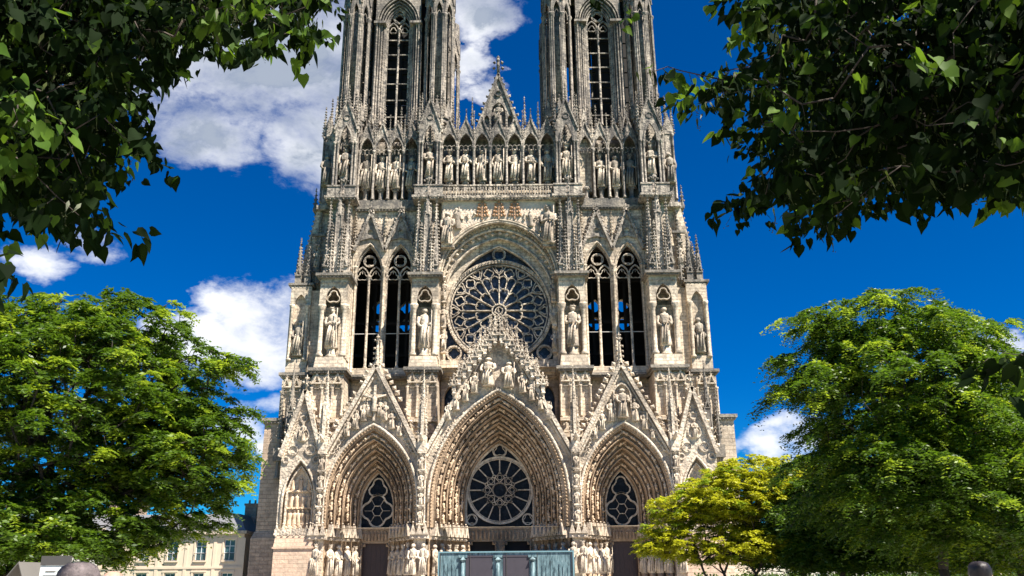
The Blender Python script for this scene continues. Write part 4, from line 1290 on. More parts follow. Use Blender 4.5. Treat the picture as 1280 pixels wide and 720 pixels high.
    for z in (64.5, 69.5, 74.2): w2.box(WX-WH, WX+WH, 18.4, 18.7, z-.1, z+.1)
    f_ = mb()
    for i in range(9):      # black boards added to make the belfry windows look dark inside
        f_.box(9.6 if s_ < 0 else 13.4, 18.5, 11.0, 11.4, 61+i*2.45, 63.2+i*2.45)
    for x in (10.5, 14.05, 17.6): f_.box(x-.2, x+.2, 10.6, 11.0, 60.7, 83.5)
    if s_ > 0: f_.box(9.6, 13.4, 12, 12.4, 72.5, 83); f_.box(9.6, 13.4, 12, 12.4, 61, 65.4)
    part(f_, 'shade_boards', M['black'], bel)
    part(w, 'belfry_window', M['towerc'], bel); part(w2, 'belfry_window', M['dark'], bel)
    # corner turrets: open cages of shafts with a stair inside
    for (x, y, r) in ((8.15, 6.9, 1.95), (19.75, 6.9, 1.8), (8.15, 18.6, 1.9), (19.75, 18.6, 1.8)):
        t = mb()
        t.lathe(x, y, [(r*1.05, 59.6), (r*1.05, 60.4)], 8, pi/8, False)
        for k in range(8):
            a = pi/8+k*pi/4
            px_, py_ = x+r*cos(a), y+r*sin(a)
            t.shaft(px_, py_, 60.3, 76.6, .2, 8)
            t.shaft(px_+.26*cos(a+1.3), py_+.26*sin(a+1.3), 60.3, 76.6, .1, 6); t.shaft(px_+.26*cos(a-1.3), py_+.26*sin(a-1.3), 60.3, 76.6, .1, 6)
            # arch panel between this shaft and the next
            am = a+pi/8
            wd = r*sin(pi/8)
            old = t.T
            t.T = old @ Matrix.Translation((x+r*cos(pi/8)*cos(am), y+r*cos(pi/8)*sin(am), 0)) @ Matrix.Rotation(am+pi/2, 4, 'Z')
            hd = arch(0, wd-.22, 76.8, 78.6, 76.5, 7)
            t.plate([[(-wd, 76.5), *hd, (wd, 76.5), (wd, 84), (-wd, 84)]], -.14, .14)
            t.bar(hd, .12, -.22, .1)
            t.bar(arch(0, wd*.45, 76.3, 77.2, 75.9, 5), .08, -.05, .08)
            for sg in (-1, 1): t.bar([(sg*wd, 78.6), (0, 81.6)], .14, -.3, -.1)
            t.plate([[(-wd*.95, 60.2), (wd*.95, 60.2), (0, 63.0)]], -.3, -.1)
            crockets(t, (-wd*.95, 60.2), (0, 63.0), -.2, .5, .11, 1); crockets(t, (wd*.95, 60.2), (0, 63.0), -.2, .5, .11, -1)
            t.bud(0, -.2, 63.2, .16, (0, 0, 1), 1.8)
            t.T = old
            spire(t, x+(r+.2)*cos(a), y+(r+.2)*sin(a), 60.4, 64.0, .16, 6, .4, .1)
        # stair newel
        t.lathe(x, y, [(r*.62, 60.3), (r*.62, 83.5)], 10, 0, True)
        for i in range(46):
            a = i*.5
            z = 60.6+i*.36
            t.tube([(x+r*.5*cos(a), y+r*.5*sin(a), z), (x+r*.74*cos(a), y+r*.72*sin(a), z)], .09, 4)
        part(t, 'corner_turret', M['tower'], bel)
    # crown of gablets and spirelets at the foot of the belfry
    c = mb()
    for x in (10.9, 12.0, 13.0, 15.2, 16.2, 17.2):
        c = mb(); spire(c, x, 6.0, 58.0, 62.2, .2, 6, .4, .11); part(c, 'pinnacle', M['towerc'], bel)
    for x in (11.45, 17.0):
        c = mb(); gablet(c, x, 5.8, 6.0, 58.6, 1.3, 3.2, .12); part(c, 'gablet', M['towerc'], bel)
    for y in (8, 10.5, 13, 15.5):
        c = mb(); spire(c, 21.9, y, 58.5, 63.0, .28, 6, .4, .1); part(c, 'pinnacle', M['towerc'], bel)
tower(-1)
tower(1)

# ---------- nave behind
b = MB()
b.box(-7.0, 7.0, 9.0, 90.0, 20.0, 40.0)
for i in range(7):
    for s_ in (-1, 1):
        x0, x1 = sorted((s_*7.0, s_*16.5))
        b.add([(s_*7, 26+i*9-.5, 36), (s_*7, 26+i*9-.5, 34.4), (s_*16.5, 26+i*9-.5, 27), (s_*16.5, 26+i*9-.5, 29), (s_*7, 26+i*9+.5, 36), (s_*7, 26+i*9+.5, 34.4), (s_*16.5, 26+i*9+.5, 27), (s_*16.5, 26+i*9+.5, 29)],
              [(0, 1, 2, 3), (4, 7, 6, 5), (0, 3, 7, 4), (1, 5, 6, 2), (3, 2, 6, 7)])
        b.box(*sorted((s_*16.5, s_*18.0)), 26+i*9-.7, 26+i*9+.7, 12, 32)
for s_ in (-1, 1): b.box(*sorted((s_*7.0, s_*24.9)), 20.2, 90, .12, 18)
nv = part(b, 'nave', M['ashlar'])
b = MB(); b.add([(-7.6, 9, 40), (7.6, 9, 40), (0, 9, 54), (-7.6, 90, 40), (7.6, 90, 40), (0, 90, 54)], [(0, 1, 2), (3, 5, 4), (0, 2, 5, 3), (1, 4, 5, 2), (0, 3, 4, 1)])
part(b, 'roof', M['lead'], nv)
# ---------- the statue models themselves take places of their own in the outer side bays
# ================================================================== printed hoarding before the centre doors
M['teal'] = None
def teal_material():
    m, n = newmat('weathered_teal_print')
    P = n.n('ShaderNodeNewGeometry').outputs['Position']
    st_ = n.n('ShaderNodeVectorMath', {0: P, 1: (3.0, 1, .7)}, operation='MULTIPLY').outputs[0]
    a = n.noise(st_, 1.4, 7, .7, .5).outputs[0]
    c = n.ramp(a, [(.34, (.025, .045, .052)), (.46, (.075, .13, .145)), (.56, (.13, .21, .23)), (.72, (.30, .37, .36))])
    principled(n, c, .6, n.n('ShaderNodeBump', {'Strength': .5, 'Distance': .03, 'Height': a}).outputs[0])
    return m
M['teal'] = teal_material()
M['teal_light'] = simple('pale_teal_rail', (.14, .25, .28), .5, .2, 4)
M['plum'] = simple('grey_plum_panel', (.04, .034, .044), .7, .3, 1.5)
H = thing('hoarding', 'teal printed hoarding with two dark door panels screening the central portal', 'hoarding', (.75, -1.3, .12))
def hpart(mb, name, mat, parent=None):
    o = mb.build(name, mat, parent or H)
    if parent is None: o.location = (-.75, 1.3, -.12)
    return o
b = MB()
b.box(-6.2, 7.7, -1.3, -1.15, .12, 4.7)
scr = hpart(b, 'screen_panel', M['teal'])
b = MB(); b.box(-6.35, 7.85, -1.42, -1.1, 4.7, 4.84); b.box(-6.35, -6.2, -1.42, -1.1, .12, 4.7); b.box(7.7, 7.85, -1.42, -1.1, .12, 4.7)
hpart(b, 'top_rail', M['teal_light'])
for x0, x1 in ((-3.45, -.65), (.45, 3.15)):
    b = MB(); b.box(x0, x1, -1.36, -1.31, .3, 4.25); b.box(x0-.05, x1+.05, -1.4, -1.31, 4.25, 4.42); hpart(b, 'door_panel', M['plum'])
for x in (-.1, -3.75, 3.5):
    b = MB()
    b.tube([(x, -1.42, .15), (x, -1.42, 3.7)], .22, 8); b.bud(x, -1.45, 4.1, .42, (0, 0, -1)); b.box(x-.45, x+.45, -1.5, -1.31, 4.2, 4.45)
    hpart(b, 'printed_column', M['teal'])
rnd = random.Random(9)
for x in [-6.0+i*.42 for i in range(5)]+[4.15+i*.44 for i in range(8)]:
    b = MB()
    w, h = rnd.uniform(.08, .15), rnd.uniform(3.2, 4.1)
    b.box(x-w, x+w, -1.36-rnd.uniform(0, .04), -1.31, rnd.uniform(.3, .8), h)
    hpart(b, 'printed_pillar', M['teal'])
for x in (-6.1, -3.0, 0.8, 4.0, 7.6):       # joints and stays of the hoarding
    b = MB(); b.box(x-.02, x+.02, -1.44, -1.31, .12, 4.68); hpart(b, 'stay', M['charcoal'])

# ================================================================== town houses
def house(name, label, x0, x1, y, depth, zc, floors, wall, group=None, dormers=True, first=3.0):
    T = thing(name, label, 'house', ((x0+x1)/2, y, 0), 0, group)
    L = ((x0+x1)/2, y)
    def hp(mb, nm, mat, parent=None):
        o = mb.build(nm, mat, parent or T)
        if parent is None: o.location = (-L[0], -L[1], 0)
        return o
    nw = max(2, int((x1-x0)/3.1))
    fh = zc/floors
    cx = [x0+(x1-x0)*(i+.5)/nw for i in range(nw)]
    holes = [[(c-.6, f*fh+.75), (c+.6, f*fh+.75), (c+.6, f*fh+fh-.6), (c-.6, f*fh+fh-.6)] for c in cx for f in range(floors)]
    w = MB(); w.plate([[(x0, 0), (x1, 0), (x1, zc), (x0, zc)]]+holes, y, y+.4)
    w.box(x0, x0+.4, y+.4, y+depth, 0, zc); w.box(x1-.4, x1, y+.4, y+depth, 0, zc); w.box(x0, x1, y+depth-.4, y+depth, 0, zc-.01)
    for f in range(1, floors): w.box(x0-.05, x1+.05, y-.1, y-.003, f*fh-.12, f*fh+.12)
    for i in range(nw+1):
        xx = x0+(x1-x0)*i/nw
        w.box(xx-.18, xx+.18, y-.07, y-.005, .4, zc-.4)
    wall_ = hp(w, 'wall', wall)
    r = MB(); r.box(x0-.35, x1+.35, y-.45, y+depth+.3, zc, zc+.35)
    hp(r, 'cornice', M['carved'])
    r = MB(); r.taper(x0-.1, x1+.1, y-.1, y+depth, zc+.351, zc+2.3, 1.2); rf = hp(r, 'roof', M['slate'])
    for f in range(floors):
        for c in cx:
            g = MB(); g.box(c-.6, c+.6, y+.25, y+.28, f*fh+.75, f*fh+fh-.6); g_ = hp(g, 'window', M['winglass'])
            q = MB()
            zt, zb = f*fh+fh-.6, f*fh+.75
            for xx in (c-.6, c-.03, c+.54): q.box(xx, xx+.06, y+.2, y+.25, zb, zt)
            for zz_ in (zb, zb+(zt-zb)*.35, zb+(zt-zb)*.68, zt-.06): q.box(c-.6, c+.6, y+.19, y+.249, zz_, zz_+.06)
            q.build('frame', M['white'], g_)
            q = MB(); q.box(c-.75, c+.75, y-.18, y-.002, zb-.15, zb-.02)
            q.box(c-.8, c-.62, y-.06, y-.001, zb-.02, zt+.1); q.box(c+.62, c+.8, y-.06, y-.001, zb-.02, zt+.1); q.box(c-.85, c+.85, y-.09, y-.002, zt+.101, zt+.3)
            q.build('sill', wall, g_)
            if f > 0:
                q = MB(); q.box(c-.7, c+.7, y-.16, y-.13, zb+.75, zb+.8)
                for i in range(9): q.box(c-.68+i*.165, c-.655+i*.165, y-.155, y-.135, zb, zb+.75)
                q.build('railing', M['charcoal'], g_)
    if dormers:
        for c in cx[::2]:
            q = MB(); q.box(c-.7, c+.7, y+.35, y+2.2, zc+.5, zc+2.1); q.box(c-.85, c+.85, y+.25, y+2.4, zc+2.1, zc+2.25)
            dm = hp(q, 'dormer', M['white']); q = MB(); q.box(c-.45, c+.45, y+.32, y+.345, zc+.75, zc+1.9); q.build('pane', M['winglass'], dm)
    for c in (x0+1.2, x1-1.2):
        q = MB(); q.box(c-.7, c+.7, y+depth*.5-.5, y+depth*.5+.5, zc+1.2, zc+3.6); q.box(c-.8, c+.8, y+depth*.5-.6, y+depth*.5+.6, zc+3.6, zc+3.85)
        for i in (-.35, .35): q.lathe(c+i, y+depth*.5, [(.14, zc+3.8), (.11, zc+4.3)], 8)
        hp(q, 'chimney', M['side'], rf)
    return T
# y is metres behind the portal plane
house('town_house', 'cream town house with white windows and balcony rails just left of the cathedral', -45, -29.0, 6, 12, 7.2, 2, M['render'], dormers=False)
house('town_house', 'pale town house mostly hidden behind the large left tree', -76, -45.5, 6, 12, 7.6, 2, M['render2'])
house('town_house', 'pale low house glimpsed between tree trunks right of the cathedral', 33, 58, 20, 10, 6.0, 2, M['render2'])
house('town_house', 'cream house far right showing through gaps in the dark tree', 58.6, 90, 16, 12, 6.6, 2, M['render'])

# ================================================================== trees
def grow(root_pts, pts, droop=0.0, seed=0):
    """join every leaf spray to the nearest wood already grown; returns nodes and parents"""
    nodes = [np.array(p, float) for p in root_pts]
    par = [-1]+list(range(len(root_pts)-1))
    base = nodes[-1]
    P = sorted([np.array(p, float) for p in pts], key=lambda p: np.linalg.norm(p-base))
    arr = np.zeros((len(nodes)+len(P)*3, 3)); arr[:len(nodes)] = nodes
    depth = np.zeros(len(arr)); k = len(nodes)
    start = max(0, len(root_pts)-6)
    for p in P:
        d = np.linalg.norm(arr[start:k]-p, axis=1)
        j = int(np.argmin(d+depth[start:k]*.35))+start
        L = np.linalg.norm(arr[j]-p)
        if L > .5:
            m = (arr[j]+p)/2+np.array([0, 0, .10*L-droop*.1*L])
            arr[k] = m; par.append(j); depth[k] = depth[j]+L*.5; j = k; k += 1
        arr[k] = p; par.append(j); depth[k] = depth[j]+L*.5; k += 1
    return arr[:k], par
def wood(mb, arr, par, r0, rt, expo=2.3, minr=.0, limit=None):
    n = len(par)
    load = np.ones(n)
    for i in range(n-1, 0, -1): load[par[i]] += load[i]
    R = rt*load**(1/expo)
    R *= min(1.0, r0/R[0]) if R[0] > r0 else 1
    R = np.maximum(R, rt)
    for i in range(1, n):
        a, b = arr[par[i]], arr[i]
        ra, rb = min(R[par[i]], R[i]*1.5), R[i]
        if max(ra, rb) < minr: continue
        mb.tube([tuple(a), tuple(b)], ra, 7 if ra > .05 else (5 if ra > .015 else 3), r2=rb)
    return R
def leaf_mesh(name, V, F, mats, mi, parent):
    me = bpy.data.meshes.new(name)
    nf, k = F.shape
    me.vertices.add(len(V)); me.vertices.foreach_set('co', V.astype(np.float32).ravel())
    me.loops.add(nf*k); me.loops.foreach_set('vertex_index', F.astype(np.int32).ravel())
    me.polygons.add(nf)
    me.polygons.foreach_set('loop_start', (np.arange(nf)*k).astype(np.int32))
    me.polygons.foreach_set('loop_total', np.full(nf, k, np.int32))
    for m in mats: me.materials.append(m)
    me.polygons.foreach_set('material_index', mi.astype(np.int32))
    me.update(calc_edges=True)
    o = bpy.data.objects.new(name, me); COL.objects.link(o); o.parent = parent
    return o
def leafmat(name, c1, c2, trans, tcol, rough=.45, scale=1.2, spec=.4):
    m, n = newmat(name)
    geo = n.n('ShaderNodeNewGeometry')
    P = geo.outputs['Position']
    f = n.noise(P, scale, 3, .6).outputs[0]
    r = geo.outputs['Random Per Island']
    f = n.m('ADD', n.m('MULTIPLY', f, .6), n.m('MULTIPLY', r, .45), clamp=True)
    c = n.ramp(f, [(.25, c1), (.75, c2)])
    p = n.n('ShaderNodeBsdfPrincipled', {'Base Color': c, 'Roughness': rough, 'Specular IOR Level': spec})
    t = n.n('ShaderNodeBsdfTranslucent', {'Color': n.mix(f, tuple(x*.7 for x in tcol), tcol)})
    mx = n.n('ShaderNodeMixShader', {0: trans, 1: p.outputs[0], 2: t.outputs[0]})
    n.n('ShaderNodeOutputMaterial', {'Surface': mx.outputs[0]})
    return m
M['locust'] = leafmat('locust_leaf', (.024, .055, .005), (.085, .145, .010), .32, (.18, .33, .015))
M['locust_new'] = leafmat('locust_young_leaf', (.13, .21, .012), (.25, .33, .02), .42, (.44, .58, .03))
M['gold'] = leafmat('golden_leaf', (.30, .33, .012), (.52, .52, .018), .42, (.66, .66, .03))
M['linden'] = leafmat('linden_leaf', (.002, .006, .0015), (.007, .017, .003), .08, (.07, .15, .01), .75, 3, .06)  # base colour lowered to carry the shade inside the near crowns
M['linden_lit'] = leafmat('linden_lit_leaf', (.03, .075, .008), (.09, .16, .02), .32, (.22, .38, .025), .6, 3, .12)  # brighter copy: the sunlit look of some sprays is put into its colour
M['bract'] = leafmat('linden_bract', (.03, .045, .01), (.07, .09, .02), .3, (.14, .19, .03), .5, 3)

def sprays(pts, out_dirs, n_leaf, length, lsize, rng, droop, mi_prob):
    """feathery compound leaves: leaflets set in pairs along drooping stalks that fan out of each point"""
    Vs, Fs, Ms = [], [], []
    base = 0
    for p, od in zip(pts, out_dirs):
        k = 5+int(rng.integers(0, 4))
        young = rng.random() < mi_prob
        for j in range(k):
            a = rng.uniform(-1.25, 1.25)
            d = np.array([od[0]*cos(a)-od[1]*sin(a), od[0]*sin(a)+od[1]*cos(a), rng.uniform(-.35, .4)])
            d /= np.linalg.norm(d)
            L = length*rng.uniform(.6, 1.15)
            m = n_leaf
            t = (np.arange(m)+.6)/m
            stalk = p+np.outer(t*L, d)-np.outer((t**2)*L*droop*rng.uniform(.6, 1.3), [0, 0, 1])
            side = np.cross(d, [0, 0, 1.0]); side /= np.linalg.norm(side)+1e-9
            side = side+np.array([0, 0, rng.uniform(-.35, .35)])
            for sg in (-1, 1):
                ax = side*sg+d*.45+rng.normal(0, .22, (m, 3))+np.array([0, 0, -.25])
                ax /= np.linalg.norm(ax, axis=1)[:, None]
                wv = np.cross(ax, np.array([0, 0, 1.0])+rng.normal(0, .55, (m, 3)))
                wv /= np.linalg.norm(wv, axis=1)[:, None]
                s = lsize*rng.uniform(.7, 1.25, m)[:, None]*(1.15-.4*t)[:, None]
                c0 = stalk; c1 = stalk+ax*s*.45+wv*s*.22; c2 = stalk+ax*s; c3 = stalk+ax*s*.45-wv*s*.22
                Vs.append(np.stack([c0, c1, c2, c3], 1).reshape(-1, 3))
                Fs.append(np.arange(4*m).reshape(m, 4)+base); base += 4*m
                Ms.append(np.full(m, 1 if young else 0))
    return np.concatenate(Vs), np.concatenate(Fs), np.concatenate(Ms)

def park_tree(name, label, loc, crown, trunk_h, nsp, seed, mats, leaf=.13, length=.62, droop=.45, r0=.2, young=.25, multi=1, group=None, layers=None, n_leaf=7, fill=.55, boughs=0, bl=1.2, lean=0.0):
    """crown: list of lobes (dx, dy, z, rx, ry, rz) around the trunk"""
    rng = np.random.default_rng(seed)
    T = thing(name, label, 'tree', loc, 0, group)
    vol = np.array([c[3]*c[4]*c[5] for c in crown]); vol = vol**.75/np.sum(vol**.75)
    pts, dirs = [], []
    while len(pts) < nsp:
        c = crown[rng.choice(len(crown), p=vol)]
        v = rng.normal(0, 1, 3); v /= np.linalg.norm(v)
        rr = rng.uniform(fill, 1)**.7 if rng.random() < .8 else rng.uniform(.2, .8)
        if v[2] < 0: v[2] *= .8
        p = np.array([c[0]+v[0]*c[3]*rr, c[1]+v[1]*c[4]*rr, c[2]+v[2]*c[5]*rr])
        if layers:          # foliage gathers in shelves with gaps between
            q = p[2]+.18*hypot(p[0], p[1])+.5*sin(p[0]*1.3+seed)+.4*sin(p[1]*1.1)
            if (q/layers) % 1.0 > .7 and rng.random() < .88: continue
        o_ = np.array([p[0]-c[0]*.3, p[1]-c[1]*.3, 0]); o_ /= np.linalg.norm(o_)+1e-6
        pts.append(p); dirs.append(o_)
    for _ in range(boughs):     # single boughs reach past the crown and hang
        c = crown[rng.choice(len(crown), p=vol)]
        a = rng.uniform(0, 2*pi); e_ = rng.uniform(-.35, 1.1)
        v = np.array([cos(a)*cos(e_)-lean, sin(a)*cos(e_), sin(e_)]); v /= np.linalg.norm(v)
        s0 = np.array(c[:3])+v*np.array(c[3:])*.9
        L = bl*rng.uniform(.5, 1.3)
        h_ = np.array([v[0], v[1], 0]); h_ /= np.linalg.norm(h_)+1e-6
        for t in np.arange(.15, 1.01, .17):
            pts.append(s0+h_*L*t+np.array([0, 0, L*(.45*t-droop*1.1*t*t)])+rng.normal(0, .05, 3)); dirs.append(h_)
    mb = MB()
    top = trunk_h
    if multi == 1:
        rp = [(0, 0, 0), (.05, 0, top*.5), (-.04, .05, top*.85), (0, 0, top), (.08, -.05, top*1.25), (0, .06, top*1.5)]
        arr, par = grow(rp, pts, droop)
        wood(mb, arr, par, r0, .008, minr=.004)
    else:
        for m_ in range(multi):
            a = 2*pi*m_/multi+.5
            rp = [(.1*cos(a), .1*sin(a), 0), (.3*cos(a), .2*sin(a), top*.5), (.75*cos(a), .4*sin(a), top), (1.0*cos(a), .5*sin(a), top*1.2)]
            sub = [p for i, p in enumerate(pts) if i % multi == m_]
            arr, par = grow(rp, sub, droop); wood(mb, arr, par, r0*.6, .008, minr=.004)
    mb.build('trunk', M['bark'], T)
    V, F, mi = sprays(pts, dirs, n_leaf, length, leaf, rng, droop, young)
    leaf_mesh('crown', V, F, mats, mi, T)
    return T

def spot(px, d): p = at(px, 700, d); return (p.x, p.y, 0)
LOC = [M['locust'], M['locust_new']]
park_tree('locust_tree', 'broad bright green locust tree filling the lower left beside the cathedral', spot(44, 27),
          [(-.3, 0, 6.3, 4.2, 4.0, 3.3), (1.6, 0, 8.6, 1.9, 2.0, 1.3), (-1.4, 0, 8.6, 2.2, 2.0, 1.2), (4.1, -.2, 7.6, 1.2, 1.1, .5), (3.1, -.2, 6.3, 1.6, 1.8, 1.3), (3.9, 0, 5.0, 1.6, 2.0, 1.5), (3.3, .3, 3.5, 1.7, 1.6, .8), (1.2, -.6, 3.0, 2.4, 2.2, 1.0), (2.2, .6, 5.0, 2.2, 2.0, 1.8), (-3.6, .5, 6.8, 2.6, 3, 2.6), (-1.5, -1, 2.9, 4.0, 3.2, 1.6)], 2.4, 3500, 3, LOC, leaf=.15, length=.5, r0=.26, young=.22, layers=1.1, n_leaf=7, boughs=34, bl=.85)
park_tree('weeping_locust_tree', 'tall green tree with long drooping boughs reaching left on the right side', spot(1180, 27),
          [(0, 0, 6.2, 2.9, 3.0, 3.1), (-1.3, 0, 8.7, 1.6, 1.7, 1.0), (-3.0, -.3, 8.8, .9, .9, .35), (-3.2, -.3, 7.7, .9, .8, .3), (-2.4, 0, 7.0, 1.2, 1.2, .7), (1.2, .3, 8.4, 1.8, 1.9, 1.2), (-1.3, -.8, 4.0, 2.3, 2.4, 1.8), (1.8, -.8, 4.4, 2.4, 2.4, 2.0), (.6, -1.4, 2.9, 2.2, 1.4, .7)], 2.3, 1900, 8, LOC, leaf=.13, length=.6, droop=.7, r0=.13, young=.2, layers=1.15, n_leaf=8, boughs=90, bl=1.2, lean=.35)
park_tree('round_locust_tree', 'light green rounded tree at the far right edge of the square', spot(1275, 31),
          [(0, 0, 5.6, 3.4, 3.4, 2.8), (-1.8, 0, 6.8, 1.8, 2.0, 1.4), (1.8, 0, 6.4, 2.4, 2.4, 1.5), (-1.0, -.8, 3.2, 3.4, 3, 1.7)], 2.4, 1500, 12, LOC, leaf=.15, length=.6, r0=.12, young=.4, boughs=40, bl=1.2, n_leaf=6)
park_tree('golden_locust_tree', 'yellow green tree with several thin stems before the right corner of the facade', spot(915, 33),
          [(.2, 0, 4.5, 2.3, 2.0, 1.0), (1.0, 0, 5.3, 1.7, 1.6, .8), (-1.2, 0, 4.2, 1.6, 1.3, .7), (-2.3, 0, 3.5, 1.0, .9, .35), (2.3, 0, 5.3, 1.1, 1.2, .8), (0, 0, 2.9, 3.0, 1.8, .8), (-2.6, 0, 2.9, .9, .8, .4), (1.8, 0, 3.0, 1.9, 1.5, .9)], 1.6, 1750, 21, [M['gold'], M['locust_new']], leaf=.12, length=.36, r0=.075, young=.2, multi=5, n_leaf=6, droop=.3)
GR = 'slim trees planted in rows under the large right trees'
for i, (px, d, h, s, lab) in enumerate(((1002, 36, 5.6, 2.3, 'slim dark green tree just right of the golden one'), (1052, 33, 5.4, 2.2, 'slim tree with two leaning boughs left of the tall drooping tree'),
                        (1150, 39, 6.0, 2.6, 'slim tree standing behind the tall drooping tree'), (1215, 35, 5.2, 2.4, 'slim shaded tree between the drooping tree and the right edge'))):
    park_tree('slim_tree', lab, spot(px, d), [(0, 0, h-1.7, s, s, 1.8), (.5, 0, h-.6, s*.7, s*.7, 1.1), (0, -.4, 2.55, s*1.05, s*.8, .7)], 2.0, 850, 40+i, LOC, leaf=.17, length=.55, r0=.09, young=.1, n_leaf=6, group=GR)
# clipped hedges
LOCD = [M['locust'], M['locust']]
def hedge(label, x, y, w, dpt, h, seed, mats):
    rng = np.random.default_rng(seed)
    T = thing('hedge', label, 'hedge', (x, y, 0))
    b = MB(); 
    for i in range(int(w/.5)): b.tube([(-w/2+.25+i*.5, 0, 0), (-w/2+.3+i*.5, .05, h*.8)], .03, 5)
    b.build('stems', M['bark'], T)
    n = int(w*h*dpt*700)
    P = rng.uniform(-1, 1, (n, 3))*np.array([w/2, dpt/2, h/2])+np.array([0, 0, h/2+.1])
    P[:, 2] += .12*np.sin(P[:, 0]*3)+.1*rng.normal(size=n)
    ax = rng.normal(size=(n, 3)); ax /= np.linalg.norm(ax, axis=1)[:, None]
    wv = np.cross(ax, rng.normal(size=(n, 3))); wv /= np.linalg.norm(wv, axis=1)[:, None]
    s = .14
    V = np.stack([P, P+ax*s*.5+wv*s*.3, P+ax*s, P+ax*s*.5-wv*s*.3], 1).reshape(-1, 3)
    leaf_mesh('foliage', V, np.arange(4*n).reshape(n, 4), mats, (rng.random(n) < .3).astype(int), T)
p = spot(1010, 42); hedge('long green hedge below the slim trees on the right', p[0]+3, p[1], 16, 1.4, 1.75, 5, LOCD)
p = spot(1085, 58); hedge('low dull hedge before the pale house on the right', p[0]+4, p[1], 22, 1.4, 1.8, 6, LOCD)
# red awning stand behind the trunks
A = thing('market_stall', 'small stall with dark red awning half hidden behind the right trunks', 'stall', spot(1092, 50))
b = MB(); b.add([(-1.3, -1, 3.0), (1.3, -1, 3.0), (1.3, 1, 3.6), (-1.3, 1, 3.6), (-1.3, -1, 2.7), (1.3, -1, 2.7), (1.3, 1, 3.52), (-1.3, 1, 3.52)], [(0, 1, 2, 3), (4, 7, 6, 5), (0, 4, 5, 1), (1, 5, 6, 2), (3, 2, 6, 7), (0, 3, 7, 4)])
b.build('awning', M['red'], A)
for x in (-1.2, 1.2):
    for y in (-.9, .9):
        b = MB(); b.tube([(x, y, 0), (x, y, 2.85 if y < 0 else 3.4)], .04, 6); b.build('post', M['charcoal'], A)
b = MB(); b.box(-1.2, 1.2, -.8, .8, 0, .95); b.box(-1.3, 1.3, -.95, .9, .951, 1.0); b.build('counter', M['bark'], A)

